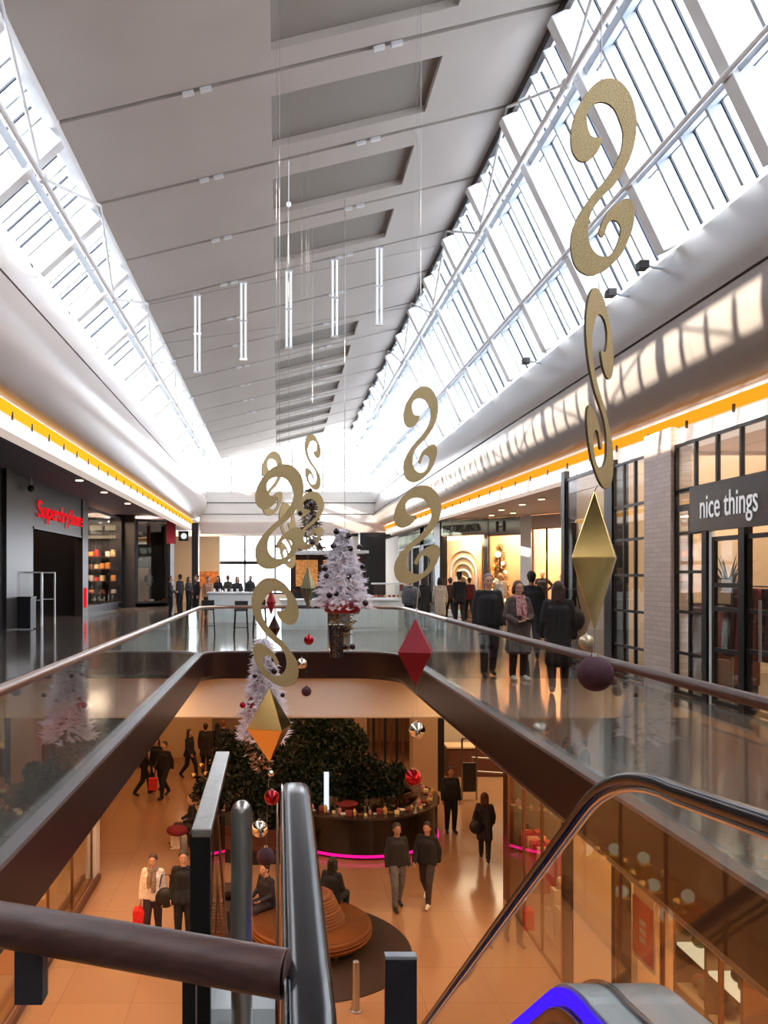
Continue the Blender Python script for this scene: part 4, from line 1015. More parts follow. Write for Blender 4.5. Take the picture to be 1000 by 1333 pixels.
# golden christmas tree in the window
c = fpi(651, .8)
gt = empty('christmas_tree', (c.x, c.y, .05), 'tall golden christmas tree glittering in the angled shop window', 'christmas tree')
random.seed(11)
def tuft_cone(center, h, r0, r1, n, L, width, m, name, root, z0=0, per=3):
    mb = MB()
    for k in range(n):
        t = (k+random.random())/n; z = z0+h*t; R = r0*(1-t)+r1*t; a = random.random()*2*PI
        rr = R*(.55+.45*random.random()); base = Vector((center[0]+math.cos(a)*rr*.3, center[1]+math.sin(a)*rr*.3, center[2]+z+.06*h*.3)); tip = Vector((center[0]+math.cos(a)*rr, center[1]+math.sin(a)*rr, center[2]+z-.05*R))
        for j in range(per):
            d = Vector((random.uniform(-1, 1), random.uniform(-1, 1), random.uniform(-.6, 1))).normalized()
            p = base.lerp(tip, .5+.5*(j+1)/per); q = p+(d*.6+(tip-base).normalized()*.6)*L
            s = d.cross(Vector((.3, .5, .8))).normalized()*width
            u = d.cross(s).normalized()*width
            v = [mb.bm.verts.new(x) for x in (p-s, p+s, q)]; mb.bm.faces.new(v)
            v = [mb.bm.verts.new(x) for x in (p-u, p+u, q)]; mb.bm.faces.new(v)
    return tag(mb.build(name, m, root), kind='stuff')
tuft_cone((c.x, c.y, .1), 2.9, .46, .08, 420, .16, .03, M['gold'], 'branches', gt)
MB().cyl((c.x, c.y, .05), (c.x, c.y, 2.9), .03).build('trunk', M['bark'], gt)
for k in range(14):
    a = k*2.4; t = (k+.5)/14; R = .46*(1-t)+.05
    o = MB().sphere((c.x+R*math.cos(a), c.y+R*math.sin(a), .35+2.5*t), .07 if k % 3 else .12, 8).build('bauble', M['goldmirror'] if k % 2 else M['lamp_w'], smooth=True)
    tag(o, 'shining bauble on the golden tree in the shop window, %s from the bottom' % ORD[k], 'bauble', 'baubles on the golden window tree')
# downlights in the soffit
for i, (px, py) in enumerate(((653, 664), (680, 657), (705, 650), (668, 668), (640, 671))):
    Y = (2.19)*F/(CY-py); x = xa(px, Y)
    d = empty('downlight', (x, Y, ZR), 'round ceiling downlight over the recessed shops, %s counted from the left' % ORD[[1, 3, 4, 2, 0][i]], 'downlight')
    MB().lathe([(.11, ZR-.014-ZR), (.12, ZR-.004-ZR)], (x, Y, ZR), 20).build('trim_ring', M['white'], d)
    MB().lathe([(.09, -.02), (.09, -.015)], (x, Y, ZR), 20).build('lamp', M['lamp_w'], d)
for i, Y in enumerate((28, 32, 37)):
    d = empty('downlight', (-6.9, Y, ZS), 'round ceiling downlight over the left gallery, %s from the near end' % ORD[i], 'downlight')
    MB().lathe([(.13, -.02), (.13, -.002)], (-6.9, Y, ZS), 20).build('lamp', M['lamp_w'], d)
# shops along the right wall towards the far end
xw = 6.62
struct(MB().box(xw, 33.0, 0, xw+.3, 34.2, ZR), 'wall_right_far', M['midgrey'], 'grey pier after the angled shop front', 'wall')
struct(MB().box(xw, 36.6, 0, xw+.3, 37.6, ZR), 'wall_right_far', M['midgrey'], 'grey pier between the far right shops', 'wall')
struct(MB().box(xw, 44.2, 0, xw+.3, 53, ZR), 'wall_right_far', M['plaster'], 'plain pier at the far end of the right wall', 'wall')
struct(MB().box(xw, 34.2, E(1.4), xw+.3, 44.2, ZR), 'trim_224', M['mirror'], 'header over the far right shops', 'header')
struct(MB().box(xw+1.8, 35.2, 0, xw+2, 44.5, ZR), 'wall_right_far_inside', M['white'], 'white inside wall of the far right shops', 'wall')
grid_window('window_130', (xw, 36.6), (xw, 34.2), .1, E(1.4), 2, (), M['black'], 'bright shop window behind the big gold swirl', fr=.06)
grid_window('window_131', (xw, 44.2), (xw, 37.6), .1, E(1.4), 3, (), M['white'], 'white framed far shop window on the right', fr=.08)
ps = empty('poster', (xw-.05, 42.5, 1.2), 'narrow red and orange poster in the far right shop window', 'poster')
MB().box(xw-.06, 42.3, .9, xw-.03, 43.5, 2.6).build('poster_sheet', cmat((196, 110, 60)), ps); MB().box(xw-.065, 42.35, .95, xw-.06, 43.45, 1.6).build('poster_print', cmat((110, 30, 34)), ps)
# ================================================================== UPPER CAFE
Yc = 26.0
def counter(name, x0, x1, y0, y1, h, npan, label, cat='counter', top=None, face=None):
    r = empty(name, ((x0+x1)/2, (y0+y1)/2, 0), label, cat)
    MB().box(x0+.05, y0+.05, 0, x1-.05, y1-.05, h-.06).build('body', face or M['counter'], r)
    MB().box(x0, y0, h-.06, x1, y1, h).build('worktop', top or M['white'], r, bev=.008)
    for k in range(npan):
        a = x0+.08+(x1-x0-.16)*k/npan; b = x0+.08+(x1-x0-.16)*(k+1)/npan-.04
        MB().box(a, y0+.03, .1, b, y0+.05, h-.1).build('front_panel', face or M['counter'], r, bev=.003)
    return r
counter('bar_counter', -2.65, -.75, Yc+4, Yc+4.8, 1.12, 3, 'white bar counter at the left of the far café')
counter('bar_counter', .05, 1.65, Yc, Yc+.7, .98, 2, 'white counter behind the far balustrade left of the white tree')
counter('bar_counter', 2.3, 3.85, Yc-.5, Yc+.3, 1.0, 3, 'white display counter behind the far balustrade right of the white tree')
ds = empty('display_case', (3.6, Yc+1.5, 1.0), 'glass food display on the white counter right of the white tree', 'display case')
MB().box(3.2, Yc+.9, .95, 4.2, Yc+1.5, 1.0).build('shelf', M['counter'], ds); MB().box(3.2, Yc+.9, .0, 4.2, Yc+1.5, .95).build('base', M['counter'], ds)
MB().box(3.2, Yc+.92, 1.0, 4.2, Yc+.94, 1.45).build('glass_front', M['shopglass'], ds); MB().box(3.18, Yc+.9, 1.45, 4.22, Yc+1.5, 1.5).build('top', M['counter'], ds)
for k in range(6):
    o = MB().sphere((3.3+.15*k, Yc+1.15, 1.06), .06, 8, (1, 1, .7)).build('pastry', cmat([(190, 110, 70), (150, 60, 50), (220, 180, 130)][k % 3]), smooth=True)
    tag(o, 'small pastry in the glass food display, %s from the left' % ORD[k], 'pastry', 'pastries in the food display')
def stool(loc):
    r = empty('bar_stool', (0, 0, 0), 'x', 'bar stool', 'black bar stools by the white counter')
    MB().box(-.19, -.19, .74, .19, .19, .79).build('seat', M['dark'], r, bev=.01)
    for a in (-1, 1):
        for b in (-1, 1): MB().bar((a*.16, b*.16, .74), (a*.20, b*.20, 0), .022, .022).build('leg', M['black'], r)
    MB().bar((-.18, -.18, .28), (.18, -.18, .28), .02, .02).build('footrest', M['black'], r)
    MB().box(-.19, .17, .79, .19, .19, 1.02).build('backrest', M['dark'], r, bev=.008)
    r.location = loc; return r
s0 = stool((-1.05, 22.9, 0)); s0['label'] = 'black bar stool behind the far balustrade, second from the left'
for (x, y, l) in ((-2.05, 23.6, 'black bar stool behind the far balustrade, leftmost one near the handrail bend'), (-.55, 24.3, 'black bar stool behind the far balustrade, third from the left')):
    copy_tree(s0, loc=(x, y, 0), rz=.1, label=l)
ki = empty('kiosk', (1.4, 36, 0), 'small dark kiosk with flat roof and lit boards behind the gold swirls', 'kiosk')
MB().box(.55, 35.5, 2.72, 4.0, 38, 2.85).build('roof', M['white'], ki); 
for x in (.6, 2.35, 3.95):
    MB().box(x-.05, 35.6, 0, x+.05, 35.7, 2.72).build('post', M['dark'], ki)
MB().box(.6, 36.6, 0, 3.9, 36.8, 2.7).build('back_panel', M['wood'], ki)
for k, x in enumerate((.75, 2.0)):
    f = MB().box(x, 36.5, 1.2, x+1.1, 36.58, 2.5).build('board_frame', M['dark'], ki)
    MB().box(x+.05, 36.47, 1.25, x+1.05, 36.5, 2.45).build('board', mat('lit board %d' % k, (190, 120, 70), .6, col2=(60, 30, 24), scale=9, emis=(255, 170, 90), es=.25), f)
MB().box(.6, 35.6, 0, 3.9, 36.2, 1.0).build('counter', M['dark'], ki)
# café seating zone: orange wall at left, its glow added as emission, dark bags on the bar
struct(MB().box(-5.5, 52.5, .9, -3.9, 52.6, 2.0), 'wall_cafe_orange', mat('orange café wall with added glow', (220, 120, 50), .6, col2=(120, 60, 40), scale=5, emis=(255, 140, 50), es=.15), 'orange wall with added glow at the left end of the café', 'wall')
struct(MB().box(-8.3, 52.65, 0, -3.8, 52.75, 4.3), 'wall_cafe_cream', M['cream'], 'cream wall behind the orange café wall', 'wall')
def bag(loc, s, m, label):
    r = empty('backpack', loc, label, 'bag')
    MB().sphere((loc[0], loc[1], loc[2]+.24*s), .2*s, 10, (1, .6, 1.2)).build('body', m, r, smooth=True)
    MB().tube([(loc[0]-.05*s, loc[1], loc[2]+.46*s), (loc[0], loc[1], loc[2]+.53*s), (loc[0]+.05*s, loc[1], loc[2]+.46*s)], .012, 8).build('handle', M['black'], r, smooth=True)
    return r
bag((-1.05, 30.3, 1.12), .95, M['dark'], 'dark backpack standing on the white bar counter')
for k in range(5):
    o = MB().lathe([(.03, 0), (.045, .01), (.05, .13), (.046, .13), (.03, .02)], (-2.4+.22*k, 30.25, 1.121), 14).build('drinking_glass', M['white'], smooth=True)
    tag(o, 'white cup on the bar counter, %s from the left' % ORD[k], 'cup', 'cups on the white bar counter')

# ================================================================== HANGING ORNAMENTS
out = [(380,515),(365,560),(330,598),(290,603),(262,565),(258,500),(275,430),(310,365),(350,315),(400,288),(450,295),(490,335),(512,390),(520,450),(512,520),(490,585),(462,635),(430,682),(390,722),(352,765),(332,810),(325,860),(332,910),(360,945),(400,950),(430,925),(450,880),(455,840),(435,815),(410,820),(395,850),(385,880),(368,870),(375,840),(400,790),(440,750),(480,730),(505,745),(512,785),(500,850),(470,920),(430,970),(380,1010),(330,1025),(285,1005),(262,960),(258,890),(275,830),(310,770),(350,715),(395,665),(432,610),(458,550),(465,490),(450,440),(425,395),(385,378),(345,390),(322,425),(322,470),(335,505),(355,512)]
def catmull(P, k=3):
    n = len(P); o = []
    for i in range(n):
        p0, p1, p2, p3 = (Vector(P[(i+j-1) % n]) for j in range(4))
        for j in range(k):
            t = j/k; o.append(.5*((2*p1)+(p2-p0)*t+(2*p0-5*p1+4*p2-p3)*t*t+(3*p1-p0-3*p2+p3)*t**3))
    return o
H = 737.0
sw = [((p.x-389)/H, (656-p.y)/H) for p in catmull(out)]      # unit height, centred
def swirl_mesh():
    mb = MB(); mb.prism([(x, -.006, z) for x, z in sw], (0, .012, 0))
    mb.bm.normal_update()
    bmesh.ops.triangulate(mb.bm, faces=[f for f in mb.bm.faces if len(f.verts) > 4])
    me_o = mb.build('gold_swirl', M['gold']); me = me_o.data; me.materials.append(M['gold_edge'])
    for p in me.polygons:
        if abs(p.normal.y) < .5: p.material_index = 1
    return me_o
sw0 = swirl_mesh(); first = [True]
def swirl(x0, x1, y0, y1, Y, rot, flip, label, dep=None, tilt=0.):
    """fills the seen box when rot is 0; rot turns the flat board about its string"""
    w = (x1-x0)*Y/F; h = (y1-y0)*Y/F
    if first[0]: o = sw0; first[0] = False
    else: o = sw0.copy(); C.objects.link(o)
    c = at((x0+x1)/2, (y0+y1)/2, Y)
    wn = .3575*2*.5*2*.5*2/2*1.0
    width_unit = (520-256)/H
    sx = (dep if dep else w)/width_unit
    o.location = c; o.rotation_euler = (0, tilt, math.radians(rot)); o.scale = (sx*(-1 if flip else 1), h if h > sx*.5 else h, h)
    tag(o, label, 'ornament'); return o
swirl(740, 832, 102, 360, 5.0, 8, False, 'largest gold glitter swirl, hanging high against the right skylight')
swirl(765, 795, 378, 635, 5.0, 46, True, 'gold swirl seen almost edge on, above the big gold diamond', dep=.42)
swirl(525, 571, 503, 628, 9.5, 5, False, 'gold swirl hanging in the middle of the hall, upper one of the two')
swirl(513, 575, 632, 760, 9.5, 0, False, 'gold swirl hanging in the middle of the hall, lower one of the two')
swirl(338, 372, 587, 672, 10.6, 50, False, 'small dull gold swirl at the top of the left string', dep=.42)
swirl(332, 396, 604, 741, 9.2, 5, False, 'wide gold swirl in the left string, second from the top')
swirl(327, 389, 752, 894, 9.0, -5, True, 'gold swirl above the pale gold diamond, lowest swirl of the left string')
swirl(396, 418, 565, 638, 17.0, 10, True, 'thin distant gold swirl against the bright gable')
swirl(386, 422, 640, 716, 16.5, 5, False, 'distant gold swirl hung with silver tinsel')
swirl(360, 388, 655, 740, 12.0, 60, True, 'half hidden gold swirl behind the left string', dep=.5)
def wire(a, b, label, r=.0035):
    tag(MB().cyl(a, b, r, n=6).build('hanging_wire', M['wire'], smooth=True), label, 'wire')
def cw(x, y): return cz(min(max(x, -3.05), 3.95))
def hang(px, py, Y, label, r=.0035):
    p = at(px, py, Y); wire(p, (p.x, Y, cw(p.x, Y)), label, r)
hang(783, 104, 5.0, 'thin wire holding the largest gold swirl')
hang(548, 505, 9.5, 'thin wire holding the middle gold swirls'); hang(360, 589, 10.6, 'thin wire holding the small dull gold swirl', .003)
hang(364, 606, 9.2, 'thin wire holding the left string of swirls', .003); hang(376, 640, 12.0, 'thin wire of the half hidden swirl'); hang(407, 566, 17, 'thin wire holding the distant thin swirl', .006)
hang(449, 687, 16, 'thin wire holding the white christmas tree', .007)
wire(at(780, 358, 5), at(780, 382, 5), 'short wire between the two right hand swirls'); wire(at(778, 632, 5), at(774, 640, 5), 'short wire above the big gold diamond')
wire(at(548, 627, 9.5), at(548, 634, 9.5), 'short wire between the two middle swirls'); wire(at(546, 758, 9.5), at(541, 806, 9.3), 'wire above the large red diamond')
wire(at(360, 739, 9.2), at(360, 755, 9.1), 'short wire in the left string of swirls'); wire(at(353, 892, 9.0), at(351, 896, 9.0), 'short wire above the pale gold diamond')
wire(at(402, 715, 16.5), at(400, 736, 16.5), 'short wire above the grey green diamond')
def diamond(cx, top, bot, eq, w, Y, m, rz, label, m2=None, n=4):
    """elongated double pyramid"""
    c = at(cx, eq, Y); a = (eq-top)*Y/F; b = (bot-eq)*Y/F; r = w/2*Y/F
    o = empty('diamond_ornament', c, label, 'ornament', rz=0)
    for nm, z, mm in (('upper_pyramid', a, m), ('lower_pyramid', -b, m2 or m)):
        mb = MB(); ring = [mb.bm.verts.new((c.x+r*math.cos(rz+2*PI*k/n), c.y+r*math.sin(rz+2*PI*k/n), c.z)) for k in range(n)]; tp = mb.bm.verts.new((c.x, c.y, c.z+z))
        for k in range(n): mb.bm.faces.new((ring[k], ring[(k+1) % n], tp))
        mb.bm.faces.new(ring if z < 0 else ring[::-1]); mb.build(nm, mm, o, bev=.003)
    return o
diamond(774, 638, 822, 726, 74, 5.0, M['goldmirror'], .35, 'large polished gold diamond hanging at the right, above the plum ball')
diamond(541, 805, 893, 848, 60, 9.3, M['red'], .55, 'large dark red diamond hanging above the far right corner')
diamond(351, 895, 992, 946, 66, 9.0, M['goldmirror'], .5, 'pale gold diamond at the foot of the left string')
diamond(401, 736, 794, 766, 22, 16.5, mat('grey green metal sheet', (128, 136, 116), .25, .8), .3, 'slim grey green diamond hanging left of the white tree')
diamond(353, 766, 802, 784, 13, 14, M['red'], .4, 'small red diamond seen through the left swirl')
diamond(357, 800, 836, 818, 18, 14, M['plumshine'], .4, 'small dark diamond under the small red one')
diamond(327, 905, 926, 915, 13, 12.4, M['red'], .4, 'tiny dark red diamond on the tinsel tree')
def bauble(px, py, rpx, Y, m, label, group=None, wire_up=True, cat='bauble'):
    c = at(px, py, Y); r = rpx*Y/F
    o = empty('bauble', c, label, cat, group)
    MB().sphere(c, r, 16 if rpx > 8 else 10).build('ball', m, o, smooth=True)
    MB().cyl((c.x, c.y, c.z+r*.96), (c.x, c.y, c.z+r*1.18), r*.2, n=10).build('cap', M['silverball'], o, smooth=True)
    return o
bauble(775, 877, 23, 5.0, M['plum'], 'big matte plum ball hanging in front of the right handrail')
bauble(764, 836, 10, 5.1, M['champagne'], 'champagne coloured ball just above the big plum ball')
wire(at(774, 820, 5), at(775, 853, 5), 'short wire above the big plum ball'); wire(at(776, 820, 5.1), at(764, 826, 5.1), 'short wire above the champagne ball')
bauble(402, 833, 6.5, 12, M['redshine'], 'red and white ball hanging right of the left string')
bauble(393, 864, 7, 12, M['silverball'], 'mirror silver ball in front of the dark fascia')
bauble(399, 900, 6.5, 12, M['plum'], 'matte dark ball in front of the salmon bulkhead')
bauble(543, 951, 11, 11, M['silverball'], 'large mirror silver ball below the red diamond')
bauble(338, 1079, 11, 9, M['silverball'], 'large mirror silver ball beside the escalator handrail')
bauble(354, 1038, 10, 9, M['redshine'], 'shiny red ball above the mirror ball, beside the escalator handrail')
bauble(346, 1115, 12, 9, M['plum'], 'matte plum ball under the mirror ball, beside the escalator handrail')
bauble(353, 1007, 4, 9, M['silverball'], 'tiny silver ball under the pale gold diamond')
bauble(538, 1012, 11, 14, M['redshine'], 'shiny crimson ball above the goods of the round kiosk')
bauble(152, 882, 6, 7.5, M['champagne'], 'small champagne ball hanging inside the left glass') if False else None
for (a, b, n_) in (((402, 700, 12), (402, 826, 12), 'red and white'), ((393, 720, 12), (393, 856, 12), 'mirror silver'), ((399, 760, 12), (399, 892, 12), 'matte dark')):
    p = at(*b); wire(p, (p.x, p.y, cw(p.x, 0)), 'long thin wire holding the %s ball' % n_, .0012)
p = at(543, 939, 11); wire(p, (p.x, p.y, cw(p.x, 0)), 'long thin wire holding the large silver ball', .0012)
p = at(538, 999, 14); wire(p, (p.x, p.y, cw(p.x, 0)), 'long thin wire holding the crimson ball', .0012)
p = at(346, 1102, 9); wire(p, at(351, 991, 9), 'string of wire below the pale gold diamond', .002)
# white christmas trees (hanging)
def white_tree(cx, top, bot, hw, Y, label, n, m=None):
    c = at(cx, bot, Y); h = (bot-top)*Y/F; r = hw*Y/F*1.08
    root = empty('hanging_christmas_tree', c, label, 'christmas tree')
    random.seed(int(cx))
    tuft_cone(c, h, r, .06, int(n*1.5), .13, .024, m or M['tinsel'], 'branches', root, per=4)
    tuft_cone(c, h, r*.9, .05, n//3, .10, .012, M['tinsel_sil'], 'tinsel', root, per=3)
    MB().cyl((c.x, c.y, c.z), (c.x, c.y, c.z+h), .025, n=8).build('trunk', M['white'], root)
    return root, c, h, r
wt, c, h, r = white_tree(446, 690, 790, 40, 16, 'hanging white tinsel christmas tree with a red skirt, in front of the far balustrade', 620)
mb = MB(); mb.lathe([(.16, .0), (.34, .04), (.40, .16), (.30, .24), (.1, .28)], (c.x, c.y, c.z-.14), 18); mb.build('red_skirt', M['red'], wt, smooth=True)
tuft_cone((c.x, c.y, c.z-.55), .5, .18, .34, 120, .08, .016, mat('gold and silver glitter strings', (200, 176, 120), .25, .8), 'glitter_fringe', wt, per=3)
tb_ = MB().cyl((c.x-.12, c.y, c.z-1.0), (c.x-.12, c.y, c.z-.35), .13, .17, n=14); tb_.build('tinsel_bucket', mat('silver mesh bucket', (120, 120, 124), .3, .8, col2=(50, 50, 54), scale=30), wt, smooth=True)
for k, (px, py, s) in enumerate([(438, 692, 4), (454, 697, 4), (434, 711, 4), (456, 714, 4), (468, 712, 3.5), (423, 740, 4), (454, 750, 4), (429, 775, 4), (438, 773, 3.5), (476, 785, 4), (472, 738, 3.5), (425, 750, 3.5), (450, 820, 3.8), (449, 842, 3.8), (459, 842, 3.8)]):
    tt = min(1, max(0, (790-py)/100)); bauble(px, py, s, 16-(40*(1-tt)*.5*16/F)*(1 if k < 12 else .3)-.1, M['plumshine'], 'dark plum bauble, %s' % (('%s counted down the white hanging tree' % ORD[k]) if k < 12 else '%s of those dangling under the white hanging tree' % ORD[k-12]), 'dark baubles of the white hanging tree')
bauble(430, 847, 3, 16, M['silverball'], 'tiny silver bauble dangling lowest under the white hanging tree')
wt2, c, h, r = white_tree(343, 832, 960, 33, 12.5, 'hanging white tinsel tree half hidden behind the left gold swirls', 420)
tuft_cone((c.x-.05, c.y, c.z-.5), .55, .16, .3, 120, .07, .012, mat('copper glitter strings', (190, 150, 120), .25, .8), 'glitter_fringe', wt2, per=3)
for k, (px, py, s) in enumerate([(357, 858, 4), (357, 874, 4), (316, 918, 4), (332, 880, 3), (368, 905, 3)]):
    bauble(px, py, s, 12.2, M['plumshine'] if k != 2 else M['redshine'], 'dark bauble on the half hidden white tree, %s counted from the top' % ORD[[0, 1, 4, 2, 3][k]], 'baubles of the half hidden white tree')
wt3, c, h, r = white_tree(403, 637, 716, 18, 16.8, 'silver tinsel garland hanging on the distant gold swirl', 160, M['tinsel_sil'])
for k, (px, py, s) in enumerate([(405, 656, 3.4), (391, 668, 3.2), (407, 706, 3.4), (409, 672, 2.6), (370, 712, 2.6)]):
    bauble(px, py, s, 16.3, M['plumshine'], 'dark bauble beside the silver garland, %s of five' % ORD[k], 'baubles of the silver garland')
# five vertical double tube lamps
def tube_lamp():
    r = empty('hanging_tube_lamp', (0, 0, 0), 'x', 'lamp', 'vertical double tube lamps')
    for dx in (-.05, .05): MB().cyl((dx, 0, -1.8), (dx, 0, 0), .028, n=10).build('lamp_tube', M['lamp_c'], r, smooth=True)
    for z in (-1.8, -.9, 0): MB().box(-.09, -.04, z-.02, .09, .04, z+.02).build('bracket', M['white'], r)
    MB().cyl((0, 0, 0), (0, 0, .35), .008, n=6).build('cord', M['wire'], r)
    return r
t0 = tube_lamp()
for k, (px, py) in enumerate(((257, 385), (317, 368), (376, 353), (436, 338), (494, 323))):
    p = at(px, py, 18.9); lb = 'white vertical double tube lamp hanging from the ceiling, %s from the left' % ORD[k]
    if k == 0: t0.location = p; t0['label'] = lb
    else: copy_tree(t0, loc=p, label=lb)
wire((-3.0, 18.9, E(6.35)), (3.9, 18.9, E(7.75)), 'long thin cable spanning the hall by the tube lamps', .006)
wire((-3.4, 21.4, E(6.1)), (4.1, 21.4, E(7.2)), 'second thin cable spanning the hall behind the tube lamps', .006)
# small ceiling sensor on a rod
p = at(376, 266, 14); tag(MB().sphere(p, .045, 8).cyl(p, at(374, 350, 14), .004, n=5).cyl(p, (p.x, p.y, cz(p.x)), .008, n=5).build('ceiling_sensor', M['lamp_c'], smooth=True), 'tiny bright spot on a rod under the ceiling recesses', 'sensor')

for k, (px, py, Y) in enumerate(((866, 346, 11.2), (822, 382, 12.7), (705, 470, 17.0))):
    x = 5.62; yy = x*F/(px-CX); z = E((CY-py)*yy/F)
    r = empty('floodlight', (x-.1, yy, z), 'small floodlight at the foot of the right skylight, %s from the near end' % ORD[k], 'light')
    MB().bar((x, yy, z-.05), (x-.28, yy, z+.0), .03, .03).build('bracket', M['fin'], r); MB().box(x-.40, yy-.08, z-.06, x-.26, yy+.08, z+.06).build('lamp_housing', M['midgrey'], r, bev=.01)
# ================================================================== LOWER MALL
L = LOW
def EL(z): return z+EYE
XA = 4.9                       # lower shop front, right
# left lower shop
grid_window('window_150', (-4.3, 8), (-4.3, 18.6), L, L+3.6, 6, (), M['bronze'], 'golden lit lower shop window on the left', fr=.05)
struct(MB().box(-4.45, 18.6, L, -4.2, 19.0, -1.5), 'trim_250', M['plaster'], 'pale post at the end of the left lower shop front', 'post')
struct(MB().box(-4.3, -3, L, -4.2, 8, -.7), 'wall_lower_left', M['cream'], 'lower left wall nearer than the golden shop window', 'wall')
struct(MB().box(-7.2, 4, L, -7.1, 19, -.7), 'wall_lower_left_inside', M['cream'], 'cream inside wall of the left lower shop', 'wall')
struct(MB().box(-7.1, 18.8, L, -4.45, 19, -.7), 'wall_lower_left_inside', M['cream'], 'end wall of the left lower shop', 'wall')
tag(MB().box(-4.16, 8, L+.01, -4.08, 18.6, L+.14).build('kerb', M['wood'], bev=.01), 'dark skirting kerb in front of the golden lower shop window', 'skirting')
random.seed(5)
for k in range(14):
    y = 14.2+.3*k+.05; x = -4.75-.35*(k % 3)
    hgt = .6+.5*random.random()
    r = empty('gold_parcel_tree', (x, y, L), 'golden gift tower in the left lower shop window, %s from the near end' % ORD[k], 'gift display', 'golden gifts in the lower window')
    MB().box(x-.14, y-.14, L, x+.14, y+.14, L+hgt).build('box', mat('gold paper %d' % k, (226, 160+4*k, 70), .3, .6), r, bev=.02)
    MB().sphere((x, y, L+hgt+.1), .12, 8).build('bow', M['goldmirror'] if k % 2 else M['lamp_panel'], r, smooth=True)
# right lower front
def X(px): return yx(px, XA)
struct(MB().box(XA, X(662), L, XA+.12, X(655), -.7), 'trim_260', M['bronze'], 'bronze post at the far corner of the right lower shop', 'post')
struct(MB().box(XA, X(745), L, XA+.35, X(733), -.7), 'trim_261', M['darkgrey'], 'dark grey post in the right lower shop front', 'post')
struct(MB().box(XA+.02, X(795), L, XA+.4, X(745), -.7), 'wall_lower_right_pier', M['cream'], 'cream lit pier in the right lower shop front', 'wall')
struct(MB().box(XA, X(804), L, XA+.2, X(796), -.7), 'trim_262', M['darkgrey'], 'slim dark post beside the cream pier', 'post')
grid_window('window_160', (XA, X(662)), (XA, X(733)), L, L+3.6, 3, (), M['bronze'], 'lower shop window with bags between the bronze and grey posts', fr=.04)
grid_window('window_161', (XA, X(804)), (XA, 6.2), L, L+3.6, 4, (), M['bronze'], 'lower shop window with the red poster and shelves', fr=.04)
struct(MB().box(XA, -3, L, XA+.2, 6.2, -.7), 'wall_lower_right', M['darkgrey'], 'dark lower right wall nearer than the shelves', 'wall')
struct(MB().box(8.2, -3, L, 8.3, 17.85, -.7), 'wall_lower_right_inside', M['cream'], 'cream inside wall of the right lower shops', 'wall')
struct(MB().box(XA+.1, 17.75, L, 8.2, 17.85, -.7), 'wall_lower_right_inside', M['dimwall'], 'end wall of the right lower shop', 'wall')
# poster
ps = empty('poster', (XA+.25, X(818), L+2), 'hanging poster with a red lower half in the right lower shop window', 'poster')
MB().box(XA+.22, X(830), L+1.55, XA+.24, X(805), L+3.3).build('poster_sheet', M['cream'], ps)
MB().box(XA+.205, X(830), L+1.62, XA+.218, X(805), L+2.42).build('poster_print', cmat((190, 36, 34)), ps)
mk = MB()
for k in range(9):
    yy = X(822)+.07*(k % 3); zz = L+1.85+.12*(k//3); mk.box(XA+.198, yy, zz, XA+.204, yy+.05, zz+.08)
mk.build('poster_lettering', M['white'], ps)
# shelves
sh = empty('display_shelving', (XA+.9, (X(832)+X(912))/2, L), 'tall bronze shelving with white edges in the right lower shop', 'shelving')
y0_, y1_ = X(912), X(832)
for k in range(6): MB().box(XA+.5, y0_, L+.35+.55*k, XA+1.0, y1_, L+.39+.55*k).build('shelf', M['lamp_panel'] if k % 2 else M['cream'], sh)
for y in (y0_, (y0_+y1_)/2, y1_): MB().box(XA+.48, y-.03, L, XA+1.0, y+.03, L+3.2).build('upright', M['bronze'], sh)
MB().box(XA+1.0, y0_, L, XA+1.04, y1_, L+3.2).build('back_panel', M['wood'], sh)
random.seed(9)
for k in range(6):
    for j in range(6):
        if random.random() < .25: continue
        y = y0_+.12+(y1_-y0_-.2)*j/6; z = L+.392+.55*k; cc = random.choice([(40, 30, 30), (60, 50, 90), (120, 60, 50), (90, 90, 60), (30, 30, 44)])
        if (j+k) % 3 == 0: o = MB().box(XA+.6, y, z, XA+.85, y+.2, z+.22).build('handbag', cmat(cc), bev=.03)
        else: o = MB().sphere((XA+.72, y+.1, z+.1), .1, 8, (1.1, .9, 1)).build('handbag', cmat(cc), smooth=True)
        tag(o, 'dark bag on the bronze shelving, %s shelf from below, %s place from the right' % (ORD[k], ORD[j]), 'bag', 'bags on the lower shop shelving')
# shop goods behind first right window
for k in range(7):
    y = X(728)+.28*k
    r = empty('display_plinth', (XA+.55, y, L), 'cream plinth with a tan bag in the lower window, %s from the near end' % ORD[k], 'plinth', 'plinths in the lower window')
    MB().box(XA+.35, y-.11, L, XA+.7, y+.11, L+.5+.25*(k % 3)).build('body', M['cream'], r, bev=.01)
    o = MB().sphere((XA+.52, y, L+.62+.25*(k % 3)), .11, 8, (.8, .9, 1)).build('handbag', cmat([(196, 120, 84), (170, 60, 60), (220, 170, 140)][k % 3]), smooth=True)
    tag(o, 'handbag on its plinth in the lower window, %s from the near end' % ORD[k], 'bag', 'handbags on plinths')
bar_ = empty('clothes_rack', (XA+.5, 16.5, L), 'red garment rail behind the lower right window', 'clothes rack')
MB().cyl((XA+.5, 15.6, L+1.6), (XA+.5, 17.5, L+1.6), .015).build('rail', M['steel'], bar_)
for y in (15.6, 17.5): MB().cyl((XA+.5, y, L), (XA+.5, y, L+1.6), .015).build('upright', M['steel'], bar_)
